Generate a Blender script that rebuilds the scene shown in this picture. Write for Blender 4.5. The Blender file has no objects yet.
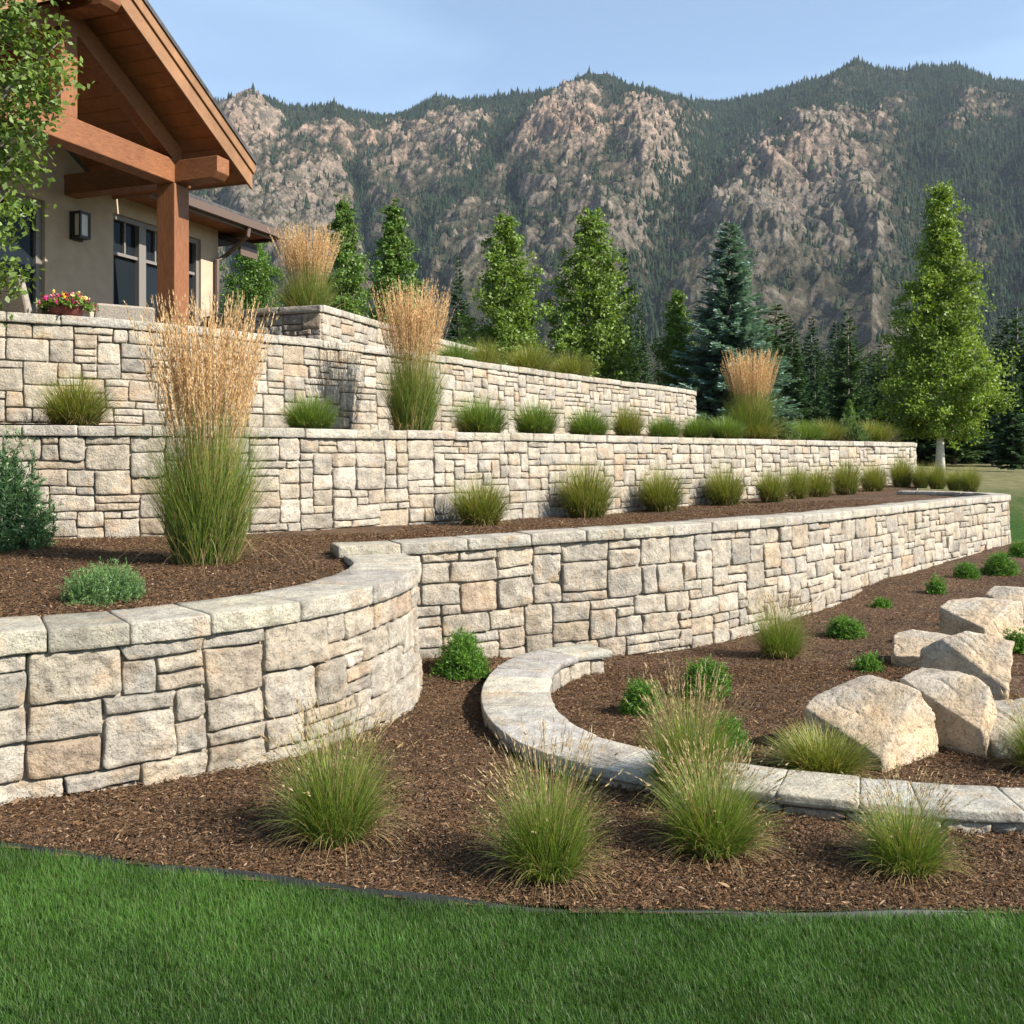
import bpy, math, random
import numpy as np
from mathutils import Vector, Matrix, Euler

R = math.radians
random.seed(7)
RNG = np.random.default_rng(7)
SC = bpy.context.scene
COL = SC.collection
F = 1024 * 35.0 / 36.0
HZ = 455.0            # row of the horizon
CAMZ = 1.6

# ------------------------------------------------------------------ camera, sky, sun, exposure
cam_d = bpy.data.cameras.new("camera"); cam = bpy.data.objects.new("camera", cam_d); COL.objects.link(cam)
cam.location = (0, 0, CAMZ); cam.rotation_euler = (R(90), 0, 0)
cam_d.lens = 35; cam_d.sensor_width = 36; cam_d.shift_y = (HZ - 512) / 1024
cam_d.clip_start = 0.1; cam_d.clip_end = 20000
SC.camera = cam
SUN_EL = R(38); SUN_H = (0.898, -0.44)     # horizontal direction towards the sun
w = bpy.data.worlds.new("World"); SC.world = w; w.use_nodes = True
nt = w.node_tree; bg = nt.nodes["Background"]
sky = nt.nodes.new("ShaderNodeTexSky"); sky.sky_type = 'NISHITA'; sky.sun_disc = False
sky.sun_elevation = SUN_EL; sky.sun_rotation = math.atan2(SUN_H[0], SUN_H[1])
sky.altitude = 1800; sky.air_density = 1.0; sky.dust_density = 1.2; sky.ozone_density = 1.5
# thin high cloud veil, mapped on the sky direction
tc = nt.nodes.new("ShaderNodeTexCoord"); mp = nt.nodes.new("ShaderNodeMapping")
mp.inputs['Scale'].default_value = (1.2, 1.2, 5.0); mp.inputs['Rotation'].default_value = (0.2, 0.35, 0)
cn = nt.nodes.new("ShaderNodeTexNoise"); cn.inputs['Scale'].default_value = 2.2; cn.inputs['Detail'].default_value = 7; cn.inputs['Distortion'].default_value = .6
cr = nt.nodes.new("ShaderNodeMapRange"); cr.inputs[1].default_value = .45; cr.inputs[2].default_value = .85; cr.inputs[3].default_value = .10; cr.inputs[4].default_value = .22
mx = nt.nodes.new("ShaderNodeMix"); mx.data_type = 'RGBA'; mx.inputs[7].default_value = (7.8, 10.2, 11.8, 1)
nt.links.new(tc.outputs['Generated'], mp.inputs[0]); nt.links.new(mp.outputs[0], cn.inputs['Vector']); nt.links.new(cn.outputs[0], cr.inputs[0])
nt.links.new(cr.outputs[0], mx.inputs[0]); nt.links.new(sky.outputs[0], mx.inputs[6]); nt.links.new(mx.outputs[2], bg.inputs[0])
bg.inputs[1].default_value = 0.095
sun_d = bpy.data.lights.new("sun", 'SUN'); sun = bpy.data.objects.new("sun", sun_d); COL.objects.link(sun)
sun_d.energy = 5.0; sun_d.angle = R(.5); sun_d.color = (1, .945, .865)
sv = Vector((SUN_H[0] * math.cos(SUN_EL), SUN_H[1] * math.cos(SUN_EL), math.sin(SUN_EL)))
sun.rotation_euler = (-sv).to_track_quat('-Z', 'Y').to_euler()
SC.view_settings.view_transform = 'Standard'; SC.view_settings.look = 'None'
SC.view_settings.exposure = 1.1; SC.view_settings.gamma = 1
SC.render.engine = 'CYCLES'
SC.cycles.use_denoising = True
try:
    SC.cycles.denoiser = 'OPENIMAGEDENOISE'; SC.cycles.denoising_input_passes = 'RGB_ALBEDO_NORMAL'
except Exception: pass
SC.cycles.max_bounces = 6; SC.cycles.transparent_max_bounces = 8; SC.cycles.volume_bounces = 0
SC.cycles.diffuse_bounces = 3; SC.cycles.glossy_bounces = 2; SC.cycles.transmission_bounces = 4
SC.cycles.caustics_reflective = False; SC.cycles.caustics_refractive = False

# ------------------------------------------------------------------ helpers
def at(px, d, py=None, z=None):
    x = (px - 512) * d / F
    if z is None: z = CAMZ - (py - HZ) * d / F if py is not None else 0
    return (x, d, z)

def tag(o, label=None, cat=None, group=None, kind=None):
    if label: o['label'] = label
    if cat: o['category'] = cat
    if group: o['group'] = group
    if kind: o['kind'] = kind
    return o

def empty(name, loc=(0, 0, 0), rz=0.0):
    o = bpy.data.objects.new(name, None); COL.objects.link(o)
    o.location = loc; o.rotation_euler = (0, 0, rz); o.empty_display_size = .1
    return o

def mesh_np(V, faces, cols=None, smooth=False):
    """faces: list of int arrays (n,3) or (n,4)"""
    me = bpy.data.meshes.new("m")
    V = np.asarray(V, np.float32); faces = [np.asarray(f, np.int32) for f in faces if len(f)]
    me.vertices.add(len(V)); me.vertices.foreach_set('co', V.ravel())
    loops = np.concatenate([f.ravel() for f in faces])
    tot = np.concatenate([np.full(len(f), f.shape[1], np.int32) for f in faces])
    start = np.concatenate([[0], np.cumsum(tot)[:-1]]).astype(np.int32)
    me.loops.add(len(loops)); me.loops.foreach_set('vertex_index', loops)
    me.polygons.add(len(tot)); me.polygons.foreach_set('loop_start', start); me.polygons.foreach_set('loop_total', tot)
    if smooth: me.polygons.foreach_set('use_smooth', np.ones(len(tot), bool))
    me.update(calc_edges=True)
    if cols is not None:
        a = me.color_attributes.new('Col', 'FLOAT_COLOR', 'POINT')
        c = np.ones((len(V), 4), np.float32); c[:, :3] = cols
        a.data.foreach_set('color', c.ravel())
    return me

def obj(name, me, mat=None, parent=None, loc=None):
    o = bpy.data.objects.new(name, me); COL.objects.link(o); me.name = name
    if mat is not None and not me.materials: me.materials.append(mat)
    if parent is not None: o.parent = parent
    if loc is not None: o.location = loc
    return o

class MB:
    """collects simple solids into one mesh"""
    def __init__(s): s.V = []; s.Fq = []; s.n = 0; s.polys = []
    def add(s, vs, fs):
        b = s.n; s.V += [tuple(v) for v in vs]; s.n += len(vs)
        s.polys += [tuple(i + b for i in f) for f in fs]
    def hexa(s, p):   # 8 points: bottom 4 ccw, top 4 ccw
        s.add(p, [(3, 2, 1, 0), (4, 5, 6, 7), (0, 1, 5, 4), (1, 2, 6, 5), (2, 3, 7, 6), (3, 0, 4, 7)])
    def box(s, lo, hi, fr=None):
        x0, y0, z0 = lo; x1, y1, z1 = hi
        p = [(x0, y0, z0), (x1, y0, z0), (x1, y1, z0), (x0, y1, z0), (x0, y0, z1), (x1, y0, z1), (x1, y1, z1), (x0, y1, z1)]
        if fr: p = [fr(q) for q in p]
        s.hexa(p)
    def tube(s, pts, rad, k=8, cap=True):
        pts = [Vector(p) for p in pts]
        if not hasattr(rad, '__len__'): rad = [rad] * len(pts)
        vs = []
        for i, p in enumerate(pts):
            t = (pts[min(i + 1, len(pts) - 1)] - pts[max(i - 1, 0)]).normalized()
            a = t.orthogonal().normalized() if i == 0 else (a - t * a.dot(t)).normalized()
            b = t.cross(a)
            for j in range(k):
                th = 2 * math.pi * j / k
                vs.append(p + (a * math.cos(th) + b * math.sin(th)) * rad[i])
        fs = [(i * k + j, i * k + (j + 1) % k, (i + 1) * k + (j + 1) % k, (i + 1) * k + j) for i in range(len(pts) - 1) for j in range(k)]
        if cap: fs += [tuple(range(k))[::-1], tuple((len(pts) - 1) * k + j for j in range(k))]
        s.add(vs, fs)
    def build(s, name, mat, parent=None, bevel=0.0, smooth=False):
        me = bpy.data.meshes.new(name); me.from_pydata(s.V, [], s.polys); me.update()
        if smooth: me.polygons.foreach_set('use_smooth', [True] * len(me.polygons))
        o = obj(name, me, mat, parent)
        if bevel:
            m = o.modifiers.new('bevel', 'BEVEL'); m.width = bevel; m.segments = 2; m.limit_method = 'ANGLE'
        return o

# vectorised gradient noise
_perm = np.random.default_rng(3).permutation(256); _perm = np.concatenate([_perm, _perm, _perm])
_g = np.random.default_rng(4).normal(size=(256, 3)); _g /= np.linalg.norm(_g, axis=1)[:, None]
def noise3(P):
    P = np.asarray(P, float); I = np.floor(P).astype(int); f = P - I; I &= 255
    u = f * f * f * (f * (f * 6 - 15) + 10); out = 0
    for dx in (0, 1):
        for dy in (0, 1):
            for dz in (0, 1):
                h = _perm[_perm[_perm[I[..., 0] + dx] + I[..., 1] + dy] + I[..., 2] + dz] & 255
                d = f - np.array([dx, dy, dz])
                wgt = (u[..., 0] if dx else 1 - u[..., 0]) * (u[..., 1] if dy else 1 - u[..., 1]) * (u[..., 2] if dz else 1 - u[..., 2])
                out = out + wgt * (_g[h] * d).sum(-1)
    return out
def fbm(P, oct=4, ridged=False):
    P = np.asarray(P, float); a = 1.0; s = 0; t = 0
    for k in range(oct):
        n = noise3(P + 17.3 * k)
        s = s + a * ((1 - 2.2 * np.abs(n)) if ridged else n * 1.5); t += a
        P = P * 2.03; a *= .5
    return s / t

# ------------------------------------------------------------------ materials
def new_mat(name):
    m = bpy.data.materials.new(name); m.use_nodes = True
    t = m.node_tree; return m, t, t.nodes, t.links, t.nodes['Principled BSDF']
def N(nodes, typ, **kw):
    n = nodes.new(typ)
    for k, v in kw.items():
        if k in n.inputs: n.inputs[k].default_value = v
        else: setattr(n, k, v)
    return n
def ramp(nodes, stops):
    r = nodes.new('ShaderNodeValToRGB'); e = r.color_ramp.elements
    while len(e) < len(stops): e.new(.5)
    for i, (p, c) in enumerate(stops): e[i].position = p; e[i].color = (*c, 1) if len(c) == 3 else c
    return r
def mixc(nodes, links, fac, a, b, mode='MIX'):
    m = nodes.new('ShaderNodeMix'); m.data_type = 'RGBA'; m.blend_type = mode
    for s, v in ((0, fac), (6, a), (7, b)):
        if hasattr(v, 'is_linked'): links.new(v, m.inputs[s])
        else: m.inputs[s].default_value = v if s == 0 else ((*v, 1) if len(v) == 3 else v)
    return m.outputs[2]
def bump(nodes, links, bs, h, strength, dist, prev=None):
    b = nodes.new('ShaderNodeBump'); b.inputs['Strength'].default_value = strength; b.inputs['Distance'].default_value = dist
    links.new(h, b.inputs['Height'])
    if prev: links.new(prev, b.inputs['Normal'])
    links.new(b.outputs[0], bs.inputs['Normal']); return b.outputs[0]

def mat_plain(name, c, rough=.6, metal=0.0, spec=.5, var=.0, scale=20, bmp=0):
    m, t, n, l, b = new_mat(name)
    b.inputs['Base Color'].default_value = (*c, 1); b.inputs['Roughness'].default_value = rough
    b.inputs['Metallic'].default_value = metal; b.inputs['Specular IOR Level'].default_value = spec
    if var or bmp:
        g = N(n, 'ShaderNodeNewGeometry'); x = N(n, 'ShaderNodeTexNoise', Scale=scale, Detail=6.0); l.new(g.outputs['Position'], x.inputs['Vector'])
        if var:
            r = ramp(n, [(.3, tuple(v * (1 - var) for v in c)), (.7, tuple(min(1, v * (1 + var)) for v in c))]); l.new(x.outputs[0], r.inputs[0]); l.new(r.outputs[0], b.inputs['Base Color'])
        if bmp: bump(n, l, b, x.outputs[0], bmp, .01)
    return m

def mat_stone(name, tint=(1, 1, 1), gscale=1.0):
    m, t, n, l, b = new_mat(name)
    g = N(n, 'ShaderNodeNewGeometry'); a = N(n, 'ShaderNodeVertexColor', layer_name='Col')
    def nz(s, d=6.0, r=.6):
        x = N(n, 'ShaderNodeTexNoise', Scale=s * gscale, Detail=d, Roughness=r); l.new(g.outputs['Position'], x.inputs['Vector']); return x.outputs[0]
    c = mixc(n, l, 1.0, a.outputs[0], tint, 'MULTIPLY')
    r1 = ramp(n, [(.28, (.62, .60, .58)), (.5, (.95, .95, .95)), (.72, (1.25, 1.2, 1.12))]); l.new(nz(9), r1.inputs[0])
    c = mixc(n, l, 1.0, c, r1.outputs[0], 'MULTIPLY')
    r2 = ramp(n, [(.54, (0, 0, 0)), (.68, (.55, .55, .55))]); l.new(nz(5.0), r2.inputs[0])
    c = mixc(n, l, r2.outputs[0], c, (.42, .29, .17))            # rusty iron staining
    r3 = ramp(n, [(.58, (0, 0, 0)), (.74, (.5, .5, .5))]); l.new(nz(14.0, 8.0, .7), r3.inputs[0])
    c = mixc(n, l, r3.outputs[0], c, (.235, .21, .175))           # grey weathering
    r4 = ramp(n, [(.38, (.45, .42, .40)), (.47, (1, 1, 1))]); l.new(nz(70, 5.0, .7), r4.inputs[0])
    c = mixc(n, l, .75, c, r4.outputs[0], 'MULTIPLY')            # pits
    mpw = N(n, 'ShaderNodeMapping'); mpw.inputs['Scale'].default_value = (5, 5, .7); l.new(g.outputs['Position'], mpw.inputs[0])
    xw = N(n, 'ShaderNodeTexNoise', Scale=1.0, Detail=6.0, Roughness=.6); l.new(mpw.outputs[0], xw.inputs['Vector'])
    r5 = ramp(n, [(.30, (.76, .74, .71)), (.48, (1, 1, 1)), (.8, (1.06, 1.06, 1.05))]); l.new(xw.outputs[0], r5.inputs[0])
    c = mixc(n, l, 1.0, c, r5.outputs[0], 'MULTIPLY')            # water streaks down the wall
    l.new(c, b.inputs['Base Color']); b.inputs['Roughness'].default_value = .9; b.inputs['Specular IOR Level'].default_value = .25
    p = bump(n, l, b, nz(28, 8.0, .65), 1.0, .026)
    bump(n, l, b, nz(110, 6.0, .7), .8, .007, p)
    return m

def mat_leaf(name, rough=.5, trans=.35, tint=(1.25, 1.3, .6), spec=.35):
    m, t, n, l, b = new_mat(name)
    a = N(n, 'ShaderNodeVertexColor', layer_name='Col')
    l.new(a.outputs[0], b.inputs['Base Color']); b.inputs['Roughness'].default_value = rough; b.inputs['Specular IOR Level'].default_value = spec
    tr = N(n, 'ShaderNodeBsdfTranslucent'); l.new(mixc(n, l, 1.0, a.outputs[0], tint, 'MULTIPLY'), tr.inputs[0])
    ms = N(n, 'ShaderNodeMixShader'); ms.inputs[0].default_value = trans
    l.new(b.outputs[0], ms.inputs[1]); l.new(tr.outputs[0], ms.inputs[2]); l.new(ms.outputs[0], n['Material Output'].inputs[0])
    return m

def mat_mulch():
    m, t, n, l, b = new_mat('mulch')
    g = N(n, 'ShaderNodeNewGeometry')
    v = N(n, 'ShaderNodeTexVoronoi', Scale=55.0); mpn = N(n, 'ShaderNodeMapping'); 
    x = N(n, 'ShaderNodeTexNoise', Scale=9.0, Detail=4.0); l.new(g.outputs['Position'], x.inputs['Vector'])
    mxv = n.new('ShaderNodeVectorMath'); mxv.operation = 'ADD'; sc = n.new('ShaderNodeVectorMath'); sc.operation = 'SCALE'; sc.inputs['Scale'].default_value = .25
    l.new(x.outputs['Color'], sc.inputs[0]); l.new(g.outputs['Position'], mxv.inputs[0]); l.new(sc.outputs[0], mxv.inputs[1])
    l.new(mxv.outputs[0], v.inputs['Vector'])
    r = ramp(n, [(0, (.030, .017, .010)), (.35, (.074, .042, .023)), (.7, (.125, .075, .042)), (1, (.21, .14, .085))]); 
    sep = n.new('ShaderNodeSeparateColor'); l.new(v.outputs['Color'], sep.inputs[0]); l.new(sep.outputs[0], r.inputs[0])
    y = N(n, 'ShaderNodeTexNoise', Scale=1.4, Detail=5.0); l.new(g.outputs['Position'], y.inputs['Vector'])
    r2 = ramp(n, [(.3, (.7, .7, .72)), (.7, (1.25, 1.2, 1.15))]); l.new(y.outputs[0], r2.inputs[0])
    l.new(mixc(n, l, 1.0, r.outputs[0], r2.outputs[0], 'MULTIPLY'), b.inputs['Base Color'])
    b.inputs['Roughness'].default_value = .95; b.inputs['Specular IOR Level'].default_value = .2
    z = N(n, 'ShaderNodeTexNoise', Scale=70.0, Detail=5.0); l.new(g.outputs['Position'], z.inputs['Vector'])
    p = bump(n, l, b, v.outputs['Distance'], .9, .02)
    bump(n, l, b, z.outputs[0], .8, .015, p)
    return m

def mat_attr(name, rough=.85, spec=.25):
    m, t, n, l, b = new_mat(name)
    a = N(n, 'ShaderNodeVertexColor', layer_name='Col'); l.new(a.outputs[0], b.inputs['Base Color'])
    b.inputs['Roughness'].default_value = rough; b.inputs['Specular IOR Level'].default_value = spec
    return m

def mat_field():
    m, t, n, l, b = new_mat('field_grass')
    g = N(n, 'ShaderNodeNewGeometry'); sx = N(n, 'ShaderNodeSeparateXYZ'); l.new(g.outputs['Position'], sx.inputs[0])
    def nz(s, d=6.0):
        x = N(n, 'ShaderNodeTexNoise', Scale=s, Detail=d, Roughness=.65); l.new(g.outputs['Position'], x.inputs['Vector']); return x.outputs[0]
    r = ramp(n, [(.3, (.020, .045, .008)), (.55, (.035, .080, .014)), (.75, (.06, .11, .02))]); l.new(nz(14), r.inputs[0])
    d = ramp(n, [(.3, (.07, .085, .03)), (.5, (.14, .13, .06)), (.75, (.22, .18, .10))]); l.new(nz(3.0, 9.0), d.inputs[0])
    mr = N(n, 'ShaderNodeMapRange'); mr.inputs[1].default_value = 19; mr.inputs[2].default_value = 24
    ad = N(n, 'ShaderNodeMath', operation='MULTIPLY_ADD'); l.new(nz(.35), ad.inputs[0]); ad.inputs[1].default_value = 8; l.new(sx.outputs[1], ad.inputs[2])
    sb = N(n, 'ShaderNodeMath', operation='SUBTRACT'); l.new(ad.outputs[0], sb.inputs[0]); sb.inputs[1].default_value = 4; l.new(sb.outputs[0], mr.inputs[0])
    l.new(mixc(n, l, mr.outputs[0], r.outputs[0], d.outputs[0]), b.inputs['Base Color'])
    b.inputs['Roughness'].default_value = .95; b.inputs['Specular IOR Level'].default_value = .1
    bump(n, l, b, nz(30, 8.0), .8, .05)
    return m

def mat_wood(name, c1, c2, axis_scale=(1, 1, 1), plank=None):
    m, t, n, l, b = new_mat(name)
    tc = N(n, 'ShaderNodeTexCoord'); mpn = N(n, 'ShaderNodeMapping'); mpn.inputs['Scale'].default_value = axis_scale
    l.new(tc.outputs['Object'], mpn.inputs[0])
    x = N(n, 'ShaderNodeTexNoise', Scale=6.0, Detail=8.0, Roughness=.65, Distortion=.4); l.new(mpn.outputs[0], x.inputs['Vector'])
    r = ramp(n, [(.3, c1), (.7, c2)]); l.new(x.outputs[0], r.inputs[0])
    y = N(n, 'ShaderNodeTexNoise', Scale=1.1, Detail=3.0); l.new(tc.outputs['Object'], y.inputs['Vector'])
    r2 = ramp(n, [(.3, (.75, .72, .7)), (.7, (1.15, 1.12, 1.1))]); l.new(y.outputs[0], r2.inputs[0])
    l.new(mixc(n, l, 1.0, r.outputs[0], r2.outputs[0], 'MULTIPLY'), b.inputs['Base Color'])
    b.inputs['Roughness'].default_value = .55; b.inputs['Specular IOR Level'].default_value = .35
    bump(n, l, b, x.outputs[0], .35, .01)
    return m

def mat_mountain():
    m, t, n, l, b = new_mat('mountain_rock')
    g = N(n, 'ShaderNodeNewGeometry'); a = N(n, 'ShaderNodeVertexColor', layer_name='Col')
    def nz(s, d=8.0, r=.65):
        x = N(n, 'ShaderNodeTexNoise', Scale=s, Detail=d, Roughness=r); l.new(g.outputs['Position'], x.inputs['Vector']); return x.outputs[0]
    r1 = ramp(n, [(.3, (.55, .53, .52)), (.5, (1, 1, 1)), (.7, (1.35, 1.28, 1.2))]); l.new(nz(.03), r1.inputs[0])
    c = mixc(n, l, 1.0, a.outputs[0], r1.outputs[0], 'MULTIPLY')
    rq = ramp(n, [(.36, (.38, .38, .40)), (.48, (1, 1, 1)), (.66, (1.3, 1.25, 1.18))]); l.new(nz(.13, 6.0, .7), rq.inputs[0]); c = mixc(n, l, 1.0, c, rq.outputs[0], 'MULTIPLY')   # cracks and ledges
    r2 = ramp(n, [(.45, (0, 0, 0)), (.6, (.75, .75, .75))]); l.new(nz(.045, 10.0, .75), r2.inputs[0])
    c = mixc(n, l, r2.outputs[0], c, (.055, .06, .038))           # scrub between the rocks
    l.new(c, b.inputs['Base Color']); b.inputs['Roughness'].default_value = 1; b.inputs['Specular IOR Level'].default_value = 0
    p = bump(n, l, b, nz(.02), 1.0, 22)
    bump(n, l, b, nz(.09), 1.0, 7, p)
    return m

M = dict(
    stone=mat_stone('wall_stone'), cap=mat_stone('cap_stone', (1.0, .99, .98)), boulder=mat_stone('boulder_stone', gscale=.8),
    mortar=mat_plain('joint_mortar', (.27, .225, .175), .95, spec=.1, var=.4, scale=40),  # brown-grey mortar of the wall core, seen in the joints
    mulch=mat_mulch(), chips=mat_attr('mulch_chip', .95, .08), leaf=mat_leaf('leaf'), blade=mat_leaf('grass_blade', .5, .3), lawn=mat_leaf('lawn_blade', .48, .35, (1.2, 1.35, .4), .28),
    plume=mat_leaf('plume', .8, .35, (1.15, 1.0, .8)), needle=mat_leaf('needle', .6, .12), bark=mat_plain('bark', (.12, .095, .075), .9, var=.4, scale=25, bmp=.6),
    palebark=mat_plain('pale_bark', (.52, .48, .40), .85, var=.3, scale=18, bmp=.4), field=mat_field(),
    timber=mat_wood('timber', (.10, .038, .016), (.30, .125, .050), (2, 2, 26)), timber_post=mat_wood('timber_post', (.10, .038, .016), (.30, .125, .050), (26, 26, 1.5)), timber_d=mat_wood('timber_soffit', (.22, .085, .032), (.34, .14, .055)),
    fascia=mat_wood('fascia_board', (.20, .105, .05), (.29, .155, .075)), stucco=mat_plain('stucco', (.40, .315, .225), .95, spec=.15, var=.08, scale=6, bmp=.25),
    shingle=mat_plain('shingle', (.055, .050, .048), .9, var=.5, scale=9, bmp=.5), metal=mat_plain('dark_bronze', (.030, .025, .022), .45, .4),
    frame=mat_plain('window_frame', (.16, .145, .125), .5), gutter=mat_plain('gutter_paint', (.10, .065, .045), .45), edging=mat_plain('edging', (.018, .017, .017), .55, var=.3),
    terracotta=mat_plain('plum_glaze', (.16, .04, .03), .5, var=.2), wicker=mat_plain('wicker', (.26, .225, .18), .85, var=.25, scale=60, bmp=.6),
    cushion=mat_plain('cushion', (.62, .60, .56), .9, var=.05), curtain=mat_plain('blind', (.5, .5, .48), .9), dark=mat_plain('room_dark', (.02, .02, .02), .9),
    lampglass=mat_plain('lamp_glass', (.55, .52, .45), .35), mountain=mat_mountain(), forest=mat_attr('forest', 1.0, 0.0), patio=mat_plain('patio_paving', (.36, .32, .27), .9, var=.15, scale=5),
)
def mat_glass():
    m, t, n, l, b = new_mat('window_glass')
    b.inputs['Base Color'].default_value = (.012, .016, .02, 1); b.inputs['Roughness'].default_value = .04; b.inputs['Specular IOR Level'].default_value = .3; b.inputs['IOR'].default_value = 1.25
    return m
M['glass'] = mat_glass()

# ------------------------------------------------------------------ terrain heights
def idw(ctrl, x, y, p=3.0, soft=.35):
    ctrl = np.asarray(ctrl, float); x = np.asarray(x, float); y = np.asarray(y, float)
    num = 0; den = 0
    for cx, cy, cz in ctrl:
        wgt = 1 / ((x - cx) ** 2 + (y - cy) ** 2 + soft) ** (p / 2)
        num = num + wgt * cz; den = den + wgt
    return num / den
def X(px, d): return (px - 512) * d / F
LOW = [(-4, 2.5, 0), (-2, 2.5, 0), (0, 2.5, 0), (2, 2.5, 0), (4, 2.5, 0), (X(0, 4.1), 4.1, .02), (0, 3.5, 0), (2, 3.45, 0), (-1, 3.7, 0), (3.5, 3.5, 0),
       (X(0, 4.45), 4.45, .09), (X(150, 4.75), 4.75, .04), (X(240, 5.05), 5.05, .02), (X(330, 5.5), 5.5, .0), (X(415, 6.6), 6.6, -.03), (X(440, 7.5), 7.5, .10),
       (X(540, 8), 8, .02), (X(640, 8.3), 8.3, -.08), (X(717, 8.9), 8.9, -.10), (X(814, 10.3), 10.3, -.03), (X(881, 12), 12, .10), (X(1008, 16.2), 16.2, .15),
       (X(592, 7.1), 7.1, -.20), (X(582, 6.6), 6.6, -.16), (1, 5, 0), (.3, 5.5, -.02), (2, 5, .02), (2.5, 6.5, -.04), (1.2, 6.6, -.07), (4, 8, 0), (6, 10, .05), (4, 5, .05), (7, 13, .12), (9, 15, .15), (6, 7, .05),
       (-3, 8, -.1), (-3, 11, -.1), (0, 12, -.1), (3, 14, -.1), (5, 18, -.1), (-6, 6, .1),
       (10, 17, .2), (11.4, 22, .82), (13, 30, 1.03), (9, 30, 1.1), (4, 27, 2.0), (0, 27, 2.75), (-4, 27, 2.9), (-10, 20, 2.6), (-14, 30, 2.9),
       (3, 40, 2.3), (10, 40, 1.2), (20, 30, 1.0), (25, 60, 1.2), (0, 60, 2.2), (50, 60, 1.2), (-30, 60, 2.8), (14, 15, .3), (-10, 4, .1), (12, 4, 0), (30, 10, .3)]
def h_low(x, y):
    x = np.asarray(x, float); y = np.asarray(y, float)
    z = idw(LOW, x, y)
    far = np.clip((np.hypot(x, y) - 60) / 140, 0, 1)
    return z * (1 - far) + 1.3 * far
T1 = [(X(-100, 5), 5, .76), (X(0, 5), 5, .77), (X(200, 5.6), 5.6, .78), (X(330, 6.8), 6.8, .79), (X(0, 9), 9, .81), (X(200, 9.8), 9.8, .80), (X(205, 7.25), 7.25, .81),
      (X(330, 8), 8, .86), (X(400, 8), 8, .87), (X(400, 10.8), 10.8, .80), (X(540, 8.5), 8.5, .90), (X(640, 9), 9, .91), (X(480, 12), 12, .77), (X(600, 13.9), 13.9, .74), (X(717, 9.6), 9.6, .92),
      (X(814, 11), 11, .92), (X(700, 16), 16, .78), (X(881, 12.8), 12.8, .91), (X(940, 14.6), 14.6, .91), (X(800, 18.5), 18.5, .84), (X(918, 23), 23, 1.02), (7.6, 17, .87), (7.3, 18.4, .88), (9, 21, .97), (10, 25, 1.1), (8, 20, .93)]
def h_t1(x, y): return idw(T1, x, y)
T2 = [(X(-100, 9.3), 9.3, 1.80), (X(0, 9.8), 9.8, 1.90), (X(0, 10.2), 10.2, 1.96), (X(120, 10.2), 10.2, 1.86), (X(120, 10.8), 10.8, 1.96), (X(250, 10.6), 10.6, 1.84), (X(265, 12), 12, 1.95),
      (X(360, 11.5), 11.5, 1.84), (X(360, 13.1), 13.1, 1.93), (X(480, 12.8), 12.8, 1.84), (X(480, 15.6), 15.6, 1.95), (X(600, 14.8), 14.8, 1.84), (X(600, 18.9), 18.9, 2.0), (X(700, 17), 17, 1.84), (X(700, 22.6), 22.6, 2.2),
      (X(800, 19.4), 19.4, 1.85), (X(900, 22.6), 22.6, 1.85), (8, 24, 1.8), (6, 24, 1.95), (4, 25, 2.2)]
def h_t2(x, y): return idw(T2, x, y)
T3 = [(X(0, 10.8), 10.8, 2.65), (X(120, 11.6), 11.6, 2.65), (X(265, 13), 13, 2.95), (X(340, 13.8), 13.8, 2.96), (X(441, 15.5), 15.5, 2.98), (X(520, 17.4), 17.4, 2.98), (X(600, 19.8), 19.8, 2.98), (X(690, 23), 23, 2.9), (1, 24, 2.95), (-3, 22, 3.0), (4, 26, 2.6), (-8, 20, 2.65)]
def h_t3(x, y): return idw(T3, x, y)

# ------------------------------------------------------------------ paths
def path_pts(lst):
    """(px, depth, ztop, zbase) or ('xy', x, y, ztop, zbase)"""
    return np.array([(X(p[0], p[1]), p[1], p[2], p[3]) if p[0] != 'xy' else p[1:] for p in lst], float)
def resample(P, step=.03, corner=False):
    out = []
    if corner:
        for a, b in zip(P[:-1], P[1:]):
            k = max(2, int(np.hypot(*(b - a)[:2]) / step)); out += [a + (b - a) * i / k for i in range(k)]
        out.append(P[-1]); Q = np.array(out)
    else:
        E = np.vstack([2 * P[0] - P[1], P, 2 * P[-1] - P[-2]])
        for i in range(1, len(E) - 2):
            p0, p1, p2, p3 = E[i - 1:i + 3]; k = max(2, int(np.hypot(*(p2 - p1)[:2]) / step))
            # centripetal-ish tangents
            d0, d1, d2 = [max(1e-4, np.hypot(*(q[:2]))) ** .5 for q in (p1 - p0, p2 - p1, p3 - p2)]
            t1 = ((p1 - p0) / d0 - (p2 - p0) / (d0 + d1) + (p2 - p1) / d1) * d1
            t2 = ((p2 - p1) / d1 - (p3 - p1) / (d1 + d2) + (p3 - p2) / d2) * d1
            t = (np.arange(k) / k)[:, None]
            out.append((2 * t ** 3 - 3 * t ** 2 + 1) * p1 + (t ** 3 - 2 * t ** 2 + t) * t1 + (-2 * t ** 3 + 3 * t ** 2) * p2 + (t ** 3 - t ** 2) * t2)
        out.append(P[-1:]); Q = np.vstack(out)
    return Q
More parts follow.
